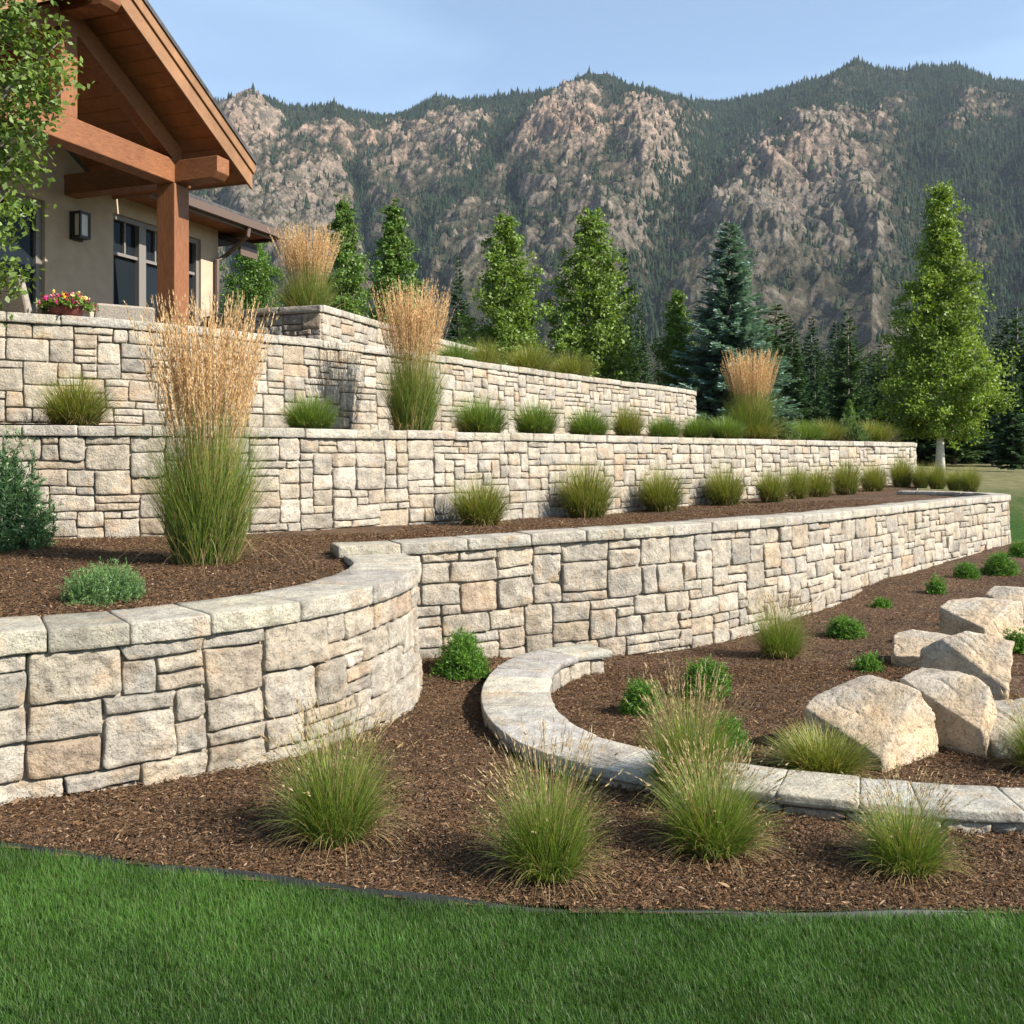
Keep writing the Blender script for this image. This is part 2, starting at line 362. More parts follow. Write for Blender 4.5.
class Path:
    def __init__(s, P, corner=False):
        s.Q = resample(P, corner=corner)
        d = np.hypot(np.diff(s.Q[:, 0]), np.diff(s.Q[:, 1])); s.s = np.concatenate([[0], np.cumsum(d)]); s.L = s.s[-1]
        t = np.gradient(s.Q[:, :2], s.s, axis=0)
        if not corner:
            k = 5; pad = np.pad(t, ((k, k), (0, 0)), 'edge'); t = np.stack([np.convolve(pad[:, i], np.ones(2 * k + 1) / (2 * k + 1), 'valid') for i in (0, 1)], 1)
        t /= np.linalg.norm(t, axis=1)[:, None]; s.n = np.stack([t[:, 1], -t[:, 0]], 1)
    def xy(s, u, out=0.0):
        u = np.asarray(u, float)
        x = np.interp(u, s.s, s.Q[:, 0]) ; y = np.interp(u, s.s, s.Q[:, 1])
        nx = np.interp(u, s.s, s.n[:, 0]); ny = np.interp(u, s.s, s.n[:, 1]); k = np.hypot(nx, ny); 
        # past the ends run straight on
        return x + nx / k * out, y + ny / k * out
    def z(s, u, i): return np.interp(u, s.s, s.Q[:, 2 + i])

PA = Path(path_pts([(-260, 3.75, .81, .12), (-120, 4.0, .813, .12), (0, 4.4, .815, .10), (75, 4.55, .818, .06), (150, 4.73, .82, .03), (210, 4.92, .822, .02), (260, 5.1, .825, .02), (300, 5.28, .828, .0),
                    (350, 5.62, .835, .0), (385, 6.0, .842, -.02), (405, 6.35, .85, -.03), (413, 6.62, .855, -.03), (414, 6.9, .86, 0), (408, 7.18, .865, .05), (399, 7.45, .868, .08)]))
PB = Path(path_pts([(337, 7.33, .935, .1), (400, 7.5, .937, .1), (470, 7.75, .95, .08), (540, 8.0, .97, .02), (640, 8.3, 1.0, -.08), (717, 8.92, 1.003, -.10), (814, 10.3, .99, -.03), (881, 12.0, .97, .12),
                    (940, 13.8, .96, .14), (985, 15.3, .955, .15), (1008, 16.2, .95, .15), ('xy', 8.22, 16.75, .95, .15), ('xy', 8.15, 17.3, .95, .2), ('xy', 7.7, 18.0, .95, .4), ('xy', 7.2, 18.4, .95, .5)]))
PD = Path(path_pts([(-260, 8.7, 1.88, .8), (-120, 8.98, 1.88, .8), (0, 9.3, 1.88, .8), (120, 9.6, 1.88, .8), (250, 10.1, 1.88, .8), (360, 11.0, 1.88, .8), (480, 12.3, 1.88, .76), (600, 14.2, 1.88, .72), (700, 16.3, 1.88, .77),
                    (800, 18.8, 1.88, .82), (880, 21.2, 1.88, .95), (908, 22.5, 1.88, 1.0), ('xy', 9.5, 23.5, 1.88, 1.0), ('xy', 9.45, 24.2, 1.88, 1.0), ('xy', 9.0, 25.0, 1.88, 1.0), ('xy', 8.3, 25.5, 1.88, 1.0)]))
PE = Path(path_pts([(-260, 9.6, 3.08, 1.95), (-120, 9.9, 3.08, 1.95), (0, 10.3, 3.08, 1.95), (120, 10.9, 3.08, 1.95), (200, 11.5, 3.08, 1.95), (265, 12.2, 3.08, 1.95), (340, 13.1, 3.08, 1.95), (441, 14.9, 3.08, 1.95), (520, 16.8, 3.08, 1.95),
                    (600, 19.2, 3.08, 2.0), (660, 21.3, 3.08, 2.1), (686, 22.5, 3.08, 2.1), ('xy', 4.3, 23.4, 3.08, 2.1), ('xy', 4.3, 24.1, 3.08, 2.1), ('xy', 4.0, 24.9, 3.08, 2.1), ('xy', 3.3, 25.5, 3.08, 2.1)]))
PF1 = Path(path_pts([(185, 15.6, 3.71, 2.9), (250, 14.45, 3.71, 2.9), (322, 14.0, 3.71, 2.9)]), corner=True)
PF2 = Path(path_pts([(322, 14.0, 3.71, 2.9), (390, 16.15, 3.71, 2.9), (450, 18.5, 3.71, 2.9), (485, 20.1, 3.71, 2.9)]))
PC = Path(path_pts([(590, 7.9, .10, -.1), (548, 7.7, .10, -.1), (512, 7.3, .10, -.06), (493, 6.85, .09, -.03), (485, 6.35, .085, -.02), (492, 5.8, .08, -.02), (518, 5.35, .08, 0), (560, 5.03, .085, 0), (640, 4.72, .09, 0),
                    (760, 4.46, .10, .01), (900, 4.25, .11, .02), (1024, 4.16, .115, .02), (1180, 4.14, .12, .03), ('xy', 3.7, 4.25, .12, .04), ('xy', 4.6, 4.65, .12, .05), ('xy', 5.4, 5.4, .12, .05)]))

PAL = np.array([(.385, .345, .285), (.41, .37, .31), (.365, .33, .275), (.345, .315, .27), (.32, .30, .265), (.40, .35, .275), (.39, .315, .225), (.44, .40, .34), (.37, .27, .185), (.29, .275, .25), (.36, .295, .225)])
PALW = np.array([5, 5, 4, 3.4, 1.8, 4, 1.2, 2.6, .8, .8, 1.3]); PALW = PALW / PALW.sum(); PAL = (.68 * PAL + .32 * PAL[:6].mean(0)) * np.array([1.0, .985, .955])

def rr_grid(k, edge):
    """parametric positions in 0..1 with a tight border ring"""
    return np.concatenate([[0, edge * .45, edge], np.linspace(edge, 1 - edge, k + 2)[1:-1], [1 - edge, 1 - edge * .45, 1]])

def stone_face(path, depth_below, zskip, seed, parent, U=.08, batter=.04, s_from=0.0, s_to=None, name='stone_face', rough=1.0, skew=.012, big=True):
    rg = np.random.default_rng(seed); L = (path.L if s_to is None else s_to) - s_from
    nc = int(L / U); nr = int(math.ceil(depth_below / U)); occ = np.zeros((nr + 6, nc), bool)
    kinds = [((6, 1), 1.2), ((5, 1), 2.6), ((4, 1), 3), ((3, 1), 2.2), ((2, 1), 1.2), ((4, 2), 4.5), ((3, 2), 4.5), ((2, 2), 2.2), ((5, 2), 3.4), ((6, 2), 1.6 if big else .2), ((3, 3), 1.5), ((4, 3), 2.4), ((5, 3), 1.8 if big else .3), ((6, 3), .7 if big else 0), ((2, 3), .25)]
    ks = [k for k, _ in kinds]; kw = np.array([v for _, v in kinds]); kw = kw / kw.sum()
    stones = []
    for r in range(nr):
        c = 0
        while c < nc:
            if occ[r, c]: c += 1; continue
            run = 0
            while c + run < nc and not occ[r, c + run] and run < 7: run += 1
            for _ in range(30):
                wk, hk = ks[rg.choice(len(ks), p=kw)]
                rest = run - wk
                if wk <= run and rest != 1: break
            else: wk, hk = run, 1 if run > 3 else int(rg.integers(1, 3))
            occ[r:r + hk, c:c + wk] = True; stones.append((c, r, wk, hk)); c += wk
    VV = []; FF = []; CC = []; n = 0
    for c, r, wk, hk in stones:
        s0 = s_from + c * U; s1 = s0 + wk * U; h0 = r * U; h1 = h0 + hk * U
        sm = (s0 + s1) / 2; cx, cy = path.xy(sm)
        d = math.hypot(cx, cy)
        if path.z(sm, 0) - h0 < path.z(sm, 1) - .18: continue
        gap = .0016 + .0026 * rg.random()
        W = s1 - s0 - 2 * gap; H = h1 - h0 - 2 * gap
        pxs = F / d
        ku = int(np.clip(W * pxs / 3.6, 2, 26)); kv = int(np.clip(H * pxs / 3.6, 2, 20))
        e = .010
        u = rr_grid(ku, min(.3, e / W)); v = rr_grid(kv, min(.3, e / H)); Ug, Vg = np.meshgrid(u, v, indexing='ij')
        a = (Ug - .5) * W; bb = (Vg - .5) * H
        # rounded corners (pull the corner of the rectangle in)
        rc = min(W, H) * (.05 + .13 * rg.random() ** 1.5)
        qa = np.maximum(np.abs(a) - (W / 2 - rc), 0); qb = np.maximum(np.abs(bb) - (H / 2 - rc), 0); q = np.hypot(qa, qb)
        f = np.where((qa > 0) & (qb > 0), np.minimum(1, rc / np.maximum(q, 1e-6)), 1.0); mx_ = np.maximum(qa, qb)
        f = np.where((qa > 0) & (qb > 0), np.clip(mx_ / np.maximum(q, 1e-6), 0, 1), 1)
        a = np.where(qa > 0, np.sign(a) * (W / 2 - rc + qa * f), a); bb = np.where(qb > 0, np.sign(bb) * (H / 2 - rc + qb * f), bb)
        # edge wobble
        sid = rg.random() * 100
        wob = noise3(np.stack([a * 11 + sid, bb * 11, 0 * a + sid], -1)) * .006
        wob2 = noise3(np.stack([a * 9, bb * 9 + sid, 0 * a - sid], -1)) * .010
        tx, ty = rg.normal(0, .009, 2)
        a = a * (1 + tx * bb / H * 6) + wob; bb = bb * (1 + ty * a / W * 6) + wob2
        ed = np.minimum(np.minimum(Ug, 1 - Ug) * W, np.minimum(Vg, 1 - Vg) * H)
        g = np.clip(ed / e, 0, 1); prof = np.sqrt(np.clip(1 - (1 - g) ** 2, 0, 1))
        dep = -.026 + prof * (.026 + rg.normal(.003, .006))
        P3 = np.stack([a * 7 + sid, bb * 7 + 3.1, 0 * a + sid * 2], -1)
        rk = fbm(P3, 4, ridged=True) - .45
        fa, fb = rg.normal(0, .05, 2)
        dep = dep + prof * rough * (.030 * rk + .018 * noise3(P3 * 3.1) + .008 * noise3(P3 * 7.3) + fa * a * .5 + fb * bb * .5)
        S = sm + a; Z = path.z(S, 0) - ((h0 + h1) / 2 - bb)
        # slow drift of the courses
        drift = noise3(np.stack([S * 1.3, Z * 1.8, 0 * S + seed], -1)) * skew * 2
        S = S + noise3(np.stack([S * 1.6, Z * 2.2, 0 * S + seed + 9], -1)) * skew * 2; 
        hh = np.maximum(path.z(sm, 0) - Z, 0)
        x, y = path.xy(np.clip(S, 0, path.L), dep + batter * hh)
        # keep stones square past the ends
        VV.append(np.stack([x, y, Z + drift * np.clip(hh * 6, 0, 1)], -1).reshape(-1, 3))
        nu, nv = Ug.shape; I = (np.arange(nu * nv).reshape(nu, nv) + n)
        FF.append(np.stack([I[:-1, :-1], I[1:, :-1], I[1:, 1:], I[:-1, 1:]], -1).reshape(-1, 4)); n += nu * nv
        col = PAL[rg.choice(len(PAL), p=PALW)] * rg.normal(1, .075)
        mot = 1 + .16 * noise3(P3 * .8 + 40)
        CC.append((col[None, None, :] * mot[..., None]).reshape(-1, 3))
    o = obj(name, mesh_np(np.vstack(VV), [np.vstack(FF)], np.vstack(CC), smooth=True), M['stone'], parent)
    return o

def backing(path, depth_below, parent, off=-.024, batter=.04, thick=.22):
    s = np.linspace(0, path.L, int(path.L / .12) + 2); z0 = path.z(s, 0) - .02; z1 = path.z(s, 0) - depth_below - .1
    xa, ya = path.xy(s, off); xb, yb = path.xy(s, off - thick); xc, yc = path.xy(s, off + batter * depth_below)
    k = len(s); V = np.concatenate([np.stack([xc, yc, z1], 1), np.stack([xa, ya, z0], 1), np.stack([xb, yb, z0], 1), np.stack([xb, yb, z1], 1)])
    I = np.arange(k - 1); Q = []
    for a, b in ((0, 1), (1, 2), (2, 3), (3, 0)): Q.append(np.stack([a * k + I, a * k + I + 1, b * k + I + 1, b * k + I], 1))
    Q.append(np.array([[0, k, 2 * k, 3 * k], [k - 1, 4 * k - 1, 3 * k - 1, 2 * k - 1]]))
    return obj('core', mesh_np(V, Q), M['mortar'], parent)

def coping(path, parent, seed, width, thick, over=.035, lmin=.3, lmax=.62, top_flag=False, s_from=0, s_to=None, name='coping', wfun=None):
    rg = np.random.default_rng(seed); VV = []; FF = []; CC = []; n = 0
    s_to = path.L if s_to is None else s_to; s = s_from
    while s < s_to - .02:
        ln = rg.uniform(lmin, lmax)
        if s_to - s - ln < lmin * .6: ln = s_to - s
        gp_ = .001 if top_flag else .003; s0, s1 = s + gp_, s + ln - gp_; s += ln
        sm = (s0 + s1) / 2; cx, cy = path.xy(sm); d = math.hypot(cx, cy)
        k = int(np.clip(ln * F / d / 6, 3, 22)); W = wfun(sm) if wfun else width; dz = rg.normal(0, .0015 if top_flag else .003); do = rg.normal(0, .002 if top_flag else .005)
        el_ = .4 if top_flag else 1; us = np.concatenate([[0, .012 / ln], np.linspace(.03 / ln, 1 - .03 / ln, k), [1 - .012 / ln, 1]])
        # section: from inner bottom, round to inner top, along the top, front top edge, front face, bottom
        kf = int(np.clip(thick * F / d / 5, 2, 8)); kt = int(np.clip(W * F / d / 14, 2, 8)); r = .007
        sec = [(-W, -thick), (-W, -r), (-W + r, 0)] + [(-W + r + (W + over - 2 * r) * i / (kt + 1), 0) for i in range(1, kt + 1)]
        sec += [(over - r * 1.3, 0), (over - r * .25, -r * .35), (over, -r * 1.3)]
        sec += [(over, -r * 1.3 - (thick - 2.6 * r) * i / (kf + 1)) for i in range(1, kf + 1)] + [(over, -thick + r), (over - r, -thick)]
        sec = np.array(sec); ns = len(sec)
        S = s0 + us * (s1 - s0); Sg = np.repeat(S[:, None], ns, 1); O = np.repeat(sec[None, :, 0], len(S), 0).copy() + do; Z = np.repeat(sec[None, :, 1], len(S), 0).copy()
        endd = np.minimum(us, 1 - us)[:, None] * ln; shr = np.clip(endd / (.014 * (.45 if top_flag else 1)), 0, 1); shr = (np.sqrt(np.clip(1 - (1 - shr) ** 2, 0, 1)) * .007 - .007) * (.4 if top_flag else 1)
        sid = rg.random() * 50
        P3 = np.stack([Sg * 8 + sid, O * 8, Z * 8 + sid], -1)
        front = np.clip((O - over + .03) / .03, 0, 1)
        O = O + shr * 1.0 * np.sign(O + W / 2) + (.35 if top_flag else 1) * front * (.016 * (fbm(P3, 4, ridged=True) - .5) + .010 * noise3(P3 * 2.7))
        Z = Z + shr * (Z > -thick / 2) + dz + .006 * noise3(P3 * .7 + 9) + .002 * noise3(P3 * 3) + rg.normal(0, .004 if top_flag else .012) * O * .25
        x, y = path.xy(Sg, O)
        VV.append(np.stack([x, y, path.z(Sg, 0) + Z], -1).reshape(-1, 3))
        m_ = len(S); I = np.arange(m_ * ns).reshape(m_, ns) + n; J = np.roll(I, -1, axis=1)
        FF.append(np.stack([I[:-1], I[1:], J[1:], J[:-1]], -1).reshape(-1, 4)[:, ::-1]); 
        # closed ends
        for row, flip in ((I[0], False), (I[-1], True)):
            h = ns // 2; q = [(row[i], row[i + 1], row[ns - 2 - i], row[ns - 1 - i]) for i in range(h - 1)]
            q = np.array(q); FF.append(q if flip else q[:, ::-1])
        n += m_ * ns
        base = np.array((.40, .37, .31)) if not top_flag else np.array([(.45, .43, .375), (.43, .415, .37), (.47, .44, .37), (.455, .42, .35)][rg.integers(4)])
        col = base * rg.normal(1, .08) * np.array([1, 1 + rg.normal(0, .012), 1 + rg.normal(0, .03)])
        mot = 1 + .12 * noise3(P3 * .6 + 20)
        CC.append((col[None, None] * mot[..., None]).reshape(-1, 3))
    return obj(name, mesh_np(np.vstack(VV), [np.vstack(FF)], np.vstack(CC), smooth=True), M['cap'], parent)

def wall(name, label, path, below, seed, cw, ct, **kw):
    x, y = path.xy(path.L * .4); r = empty(name, (0, 0, 0)); tag(r, label, 'retaining wall')
    backing(path, below, r); stone_face(path, below, 0, seed, r, **kw); coping(path, r, seed + 50, cw, ct)
    return r

GW = 'tiered limestone retaining walls'
# the tops given on the paths are the cap tops; stone faces start under the cap
def with_cap(P, t):
    Q = Path.__new__(Path); Q.__dict__ = dict(P.__dict__); Q.Q = P.Q.copy(); Q.Q[:, 2] -= t; return Q
def full_wall(label, P, below, seed, cw, ct, lmin=.35, lmax=.75, cap_from=0, group=GW, **kw):
    r = empty('retaining_wall'); tag(r, label, 'retaining wall', group)
    Q = with_cap(P, ct); backing(Q, below, r); stone_face(Q, below, 0, seed, r, **kw)
    coping(P, r, seed + 50, cw, ct, lmin=lmin, lmax=lmax, s_from=cap_from)
    return r
full_wall('curved pale stone retaining wall at the lower left, nearest the lawn, with a broad cap', PA, .95, 11, .42, .105, .28, .72)
full_wall('long pale stone retaining wall of the lowest tier sweeping right from behind the curved left wall', PB, 1.3, 12, .30, .09, .28, .6)
full_wall('middle tier stone retaining wall running right under the low row of tufts towards the single green tree', PD, 1.2, 13, .30, .10, .3, .75)
full_wall('top tier stone retaining wall below the house patio, with the flower pot on its left cap', PE, 1.2, 14, .30, .10, .3, .75)
rF = empty('planter_wall'); tag(rF, 'raised corner planter of stone above the top wall, its left face in shade', 'planter wall')
for P, sd in ((PF1, 15), (PF2, 16)):
    Q = with_cap(P, .10); backing(Q, .85, rF); stone_face(Q, .85, 0, sd, rF)
coping(PF1, rF, 66, .30, .10, lmin=.4, lmax=.7); coping(PF2, rF, 67, .30, .10, lmin=.4, lmax=.7)
# low seat wall with flagstone cap
rC = empty('seat_wall'); tag(rC, 'low curved stone curb with flagstone cap winding through the mulch bed', 'seat wall')
def c_w(s): return np.interp(s, [0, .9, 1.8, 3.0, 4.5, 6, 8], [.30, .38, .42, .40, .34, .28, .27])
QC = with_cap(PC, .05)
stone_face(QC, .2, 0, 21, rC, U=.065, batter=.02, big=False)
inner = np.array([[*PC.xy(s, -float(c_w(s)) + .03), float(PC.z(s, 0)) - .06, -.3] for s in np.linspace(PC.L, 0, 40)])
PCi = Path(inner); stone_face(PCi, .32, 0, 22, rC, U=.065, batter=.02, big=False)
backing(QC, .22, rC, off=-.05, batter=0, thick=.14)
coping(PC, rC, 77, .36, .05, over=.025, lmin=.22, lmax=.5, top_flag=True, wfun=c_w)

# ------------------------------------------------------------------ ground surfaces
def inside(poly, x, y):
    r = np.zeros(x.shape, bool); poly = np.asarray(poly); j = len(poly) - 1
    for i in range(len(poly)):
        xi, yi = poly[i]; xj, yj = poly[j]
        c = ((yi > y) != (yj > y)) & (x < (xj - xi) * (y - yi) / (yj - yi + 1e-12) + xi); r ^= c; j = i
    return r
def sheet(name, poly, hf, step, mat, amp=.015, oct_s=2.2, kind='structure'):
    poly = np.asarray(poly); lo = poly.min(0); hi = poly.max(0)
    nx = int((hi[0] - lo[0]) / step) + 2; ny = int((hi[1] - lo[1]) / step) + 2
    x = lo[0] + np.arange(nx) * step; y = lo[1] + np.arange(ny) * step; Xg, Yg = np.meshgrid(x, y, indexing='ij')
    z = hf(Xg, Yg) + amp * fbm(np.stack([Xg * oct_s, Yg * oct_s, 0 * Xg], -1), 4)
    ok = inside(poly, Xg + step / 2, Yg + step / 2)[:-1, :-1]
    I = np.arange(nx * ny).reshape(nx, ny); Q = np.stack([I[:-1, :-1], I[1:, :-1], I[1:, 1:], I[:-1, 1:]], -1)[ok]
    V = np.stack([Xg, Yg, z], -1).reshape(-1, 3); used = np.unique(Q); mp_ = np.full(len(V), -1); mp_[used] = np.arange(len(used))
    o = obj(name, mesh_np(V[used], [mp_[Q]], smooth=True), mat); tag(o, kind=kind); return o

EDGE = np.array([(-900, 855), (-120, 848), (0, 856), (100, 867), (200, 877), (300, 888), (400, 899), (500, 908.5), (600, 913), (700, 915), (800, 916), (900, 916), (1024, 914), (1200, 908), (2000, 880)], float)
edge_d = CAMZ * F / (EDGE[:, 1] - HZ); edge_xy = np.stack([(EDGE[:, 0] - 512) * edge_d / F, edge_d], 1)
edge_xy[0] = (-5.2, 4.6); edge_xy[-1] = (6, 4.2)
pe = Path(np.column_stack([edge_xy, np.zeros(len(edge_xy)), np.zeros(len(edge_xy))]))
low_poly = [tuple(p) for p in np.stack(pe.xy(np.linspace(0, pe.L, 80)), 1)] + [(7.2, 7), (9.2, 12), (9.3, 14.5), (8.6, 16.6), (7.5, 16), (4, 11.5), (2, 9.5), (0, 8.6), (-1.5, 8), (-3, 7), (-5, 5.5)]
def h_bed(x, y): return h_low(x, y) + .012
sheet('mulch_bed', low_poly, h_bed, .06, M['mulch'], .02)
def off_poly(P, out, n=70, a=0, b=None): return [tuple(p) for p in np.stack(P.xy(np.linspace(a, P.L if b is None else b, n), out), 1)]
t1_poly = off_poly(PA, -.2)[:-3] + off_poly(PB, -.12, a=.02) + [(8.6, 21), (9.3, 23.6)] + off_poly(PD, -.10, b=PD.L - 2.2)[::-1]
t1_poly = off_poly(PA, -.2)[:-2] + [(X(372, 7.5), 7.5)] + off_poly(PB, -.12, a=.45) + [(9.6, 22.5), (9.8, 24)] + off_poly(PD, -.10, b=PD.L - 1.9)[::-1]
sheet('mulch_terrace', t1_poly, h_t1, .07, M['mulch'], .02)
t2_poly = off_poly(PD, -.12, b=PD.L - .5) + [(4.6, 26)] + off_poly(PE, -.08, b=PE.L - .8)[::-1]
sheet('mulch_terrace', t2_poly, h_t2, .09, M['mulch'], .02)
t3_poly = off_poly(PE, -.12, a=5.0, b=PE.L - .3) + [(-4, 26)] + [(X(185, 15.6), 15.7)] + off_poly(PF1, .05)[1:]
t3_poly = off_poly(PE, -.12, b=PE.L - .3) + [(-4, 26), (-9, 22)]
sheet('mulch_terrace', t3_poly, h_t3, .12, M['mulch'], .02)
f_poly = off_poly(PF1, -.12)[:-2] + off_poly(PF2, -.12)[2:] + [(-2.5, 21), (-4.4, 16.5)]
sheet('planter_soil', f_poly, lambda x, y: 3.62 + 0 * x, .12, M['mulch'], .03)
# patio slab
mb = MB(); p0 = [(X(-330, 11), 10.4), (X(0, 10.6), 10.7), (X(120, 11.2), 11.3), (X(225, 12.5), 12.6), (X(240, 15.2), 15.3), (X(150, 18), 18), (-10, 19)]
k = len(p0); mb.add([(x, y, 2.4) for x, y in p0] + [(x, y, 2.66) for x, y in p0], [tuple(range(k))[::-1], tuple(range(k, 2 * k))] + [(i, (i + 1) % k, k + (i + 1) % k, k + i) for i in range(k)])
tag(mb.build('patio', M['patio']), kind='structure')
# one ground sheet to the horizon (polar), slightly under the beds
th = np.linspace(-math.pi, math.pi, 361); rr = np.concatenate([[.01], np.geomspace(.8, 40, 110), np.geomspace(43, 3600, 50)])
TT, RRg = np.meshgrid(th, rr, indexing='ij'); GX = RRg * np.sin(TT); GY = RRg * np.cos(TT); GZ = h_low(GX, GY)
bedmask = inside(low_poly, GX, GY); 
GZ = GZ - .05 * bedmask + np.where(RRg > 30, .25 * fbm(np.stack([GX / 18, GY / 18, 0 * GX], -1), 3) * np.clip((RRg - 30) / 40, 0, 1), 0)
I = np.arange(TT.size).reshape(TT.shape); Q = np.stack([I[:-1, :-1], I[:-1, 1:], I[1:, 1:], I[1:, :-1]], -1).reshape(-1, 4)[:, ::-1]
tag(obj('ground', mesh_np(np.stack([GX, GY, GZ], -1).reshape(-1, 3), [Q], smooth=True), M['field']), kind='structure')

# ------------------------------------------------------------------ lawn and mulch chips
def blades(base, h, wd, lean, seg, cols_base, cols_tip, rg, curl=1.0, az=None):
    """ribbon blades; base (n,3), h,wd,lean (n,)"""
    n = len(base); az = rg.uniform(0, 2 * math.pi, n) if az is None else az
    t = np.linspace(0, 1, seg + 1)[None, :]
    dirx, diry = np.cos(az)[:, None], np.sin(az)[:, None]
    # bend angle grows along the blade
    ang = lean[:, None] * (.35 + .65 * curl * t ** 1.3 * 1.0)
    st = h[:, None] / seg; dx = np.cumsum(np.concatenate([np.zeros((n, 1)), (np.sin(ang[:, 1:]) * st)], 1), 1); dz = np.cumsum(np.concatenate([np.zeros((n, 1)), np.cos(ang[:, 1:]) * st], 1), 1)
    cx = base[:, 0:1] + dx * dirx; cy = base[:, 1:2] + dx * diry; cz = base[:, 2:3] + dz
    pa = az + math.pi / 2 + rg.normal(0, .5, n); wv = wd[:, None] * (1 - t) ** .6 * .5
    wv[:, -1] = wd * .04
    L = np.stack([cx - np.cos(pa)[:, None] * wv, cy - np.sin(pa)[:, None] * wv, cz], -1); Rr = np.stack([cx + np.cos(pa)[:, None] * wv, cy + np.sin(pa)[:, None] * wv, cz], -1)
    V = np.stack([L, Rr], 2).reshape(-1, 3)       # n,(seg+1),2
    I = np.arange(n * (seg + 1) * 2).reshape(n, seg + 1, 2)
    Q = np.stack([I[:, :-1, 0], I[:, :-1, 1], I[:, 1:, 1], I[:, 1:, 0]], -1).reshape(-1, 4)
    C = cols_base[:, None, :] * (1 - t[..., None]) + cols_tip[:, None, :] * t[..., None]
    C = np.repeat(C[:, :, None, :], 2, 2).reshape(-1, 3)
    return V, Q, C
rg = np.random.default_rng(21)
NB = 760000
bx = rg.uniform(-3.6, 3.6, NB); by = 1.9 + 2.6 * rg.random(NB) ** .9
ly = np.interp(bx, pe.xy(pe.s)[0], pe.xy(pe.s)[1]); ok = by < ly - .015 + rg.normal(0, .012, NB)
bx, by = bx[ok], by[ok]; n = len(bx)
pn = fbm(np.stack([bx * 1.3, by * 1.3, 0 * bx], -1), 3); pn2 = noise3(np.stack([bx * 4, by * 4, 0 * bx + 5], -1))
h = (.038 + .014 * pn + .012 * pn2) * rg.uniform(.6, 1.25, n)
sw = 2.2 + 2.0 * noise3(np.stack([bx * .9, by * .9, 0 * bx + 30], -1)) + rg.normal(0, 1.7, n)
cb = np.array([.013, .036, .004]) * rg.uniform(.7, 1.2, (n, 1)); ct = np.array([.080, .172, .027]) * rg.uniform(.55, 1.5, (n, 1)) * (1 + .9 * pn[:, None] + .45 * pn2[:, None])
dry = rg.random(n) < .045; ct[dry] = (.20, .17, .075)
V, Q, C = blades(np.stack([bx, by, h_low(bx, by) - .002], 1), h, rg.uniform(.0012, .0026, n), np.clip(.75 + .45 * pn2 + rg.normal(0, .45, n), .05, 1.6), 2, cb, ct, rg, az=sw)
tag(obj('lawn', mesh_np(V, [Q], C), M['lawn']), 'close-cut dark green lawn across the front of the picture', 'grass', kind='stuff')
# edging strip
s = np.linspace(0, pe.L, 240)
wz = .012 * np.sin(s * 3.1) + .008 * np.sin(s * 7.7)
top = .024 + wz * .6 - .02 * np.clip((s - 4) / 4, 0, 1)
xa, ya = pe.xy(s, .004); xb, yb = pe.xy(s, -.010); k = len(s); za = h_low(xa, ya)
V = np.concatenate([np.stack([xa, ya, za - .06], 1), np.stack([xa, ya, za + top], 1), np.stack([xb, yb, za + top], 1), np.stack([xb, yb, za - .06], 1)]); I = np.arange(k - 1)
o = obj('lawn_edging', mesh_np(V, [np.stack([a * k + I, a * k + I + 1, b * k + I + 1, b * k + I], 1) for a, b in ((0, 1), (1, 2), (2, 3))]), M['edging'])
tag(o, 'thin black edging strip between the lawn and the mulch bed', 'lawn edging')

def chips(poly, hf, N_, seed, lo, hi, dens_near):
    rg = np.random.default_rng(seed)
    x = rg.uniform(lo[0], hi[0], N_); y = lo[1] + (hi[1] - lo[1]) * rg.random(N_) ** 1.35
    ok = inside(poly, x, y); x, y = x[ok], y[ok]; n = len(x)
    L = rg.gamma(2.8, .0046, n) + .005; W = L * rg.uniform(.10, .34, n) + .0015; T = W * rg.uniform(.25, .6, n)
    yaw = rg.uniform(0, 6.283, n); pit = rg.normal(0, .33, n); rol = rg.uniform(-.9, .9, n)
    z = hf(x, y) + .02 * fbm(np.stack([x * 2.2, y * 2.2, 0 * x], -1), 4) + .004 + rg.random(n) * .012
    ca, sa = np.cos(yaw), np.sin(yaw); cp, sp = np.cos(pit), np.sin(pit); cr_, sr = np.cos(rol), np.sin(rol)
    ax = np.stack([ca * cp, sa * cp, sp], 1); bxv = np.stack([-sa * cr_, ca * cr_, sr], 1); cv = np.cross(ax, bxv)
    c = np.stack([x, y, z], 1)
    P = [c + ax * (L / 2)[:, None] + bxv * (W * .15)[:, None], c - ax * (L / 2)[:, None] - bxv * (W * .2)[:, None], c + bxv * (W / 2)[:, None] + ax * (L * .12)[:, None] + cv * (T * .3)[:, None], c - bxv * (W / 2)[:, None] - ax * (L * .1)[:, None] + cv * (T * .3)[:, None], c + cv * T[:, None]]
    V = np.stack(P, 1).reshape(-1, 3); b = np.arange(n)[:, None] * 5
    Fc = np.concatenate([b + np.array([f]) for f in ((0, 2, 4), (2, 1, 4), (1, 3, 4), (3, 0, 4))])
    pal = np.array([(.075, .041, .021), (.11, .062, .033), (.16, .096, .052), (.055, .032, .019), (.23, .15, .09), (.30, .21, .135), (.13, .070, .034)])
    C = pal[rg.choice(7, n, p=[.28, .25, .17, .15, .07, .03, .05])] * rg.uniform(.6, 1.15, (n, 1)) * np.array([1.0, .98, .92]); 
    return V, Fc, np.repeat(C, 5, 0)
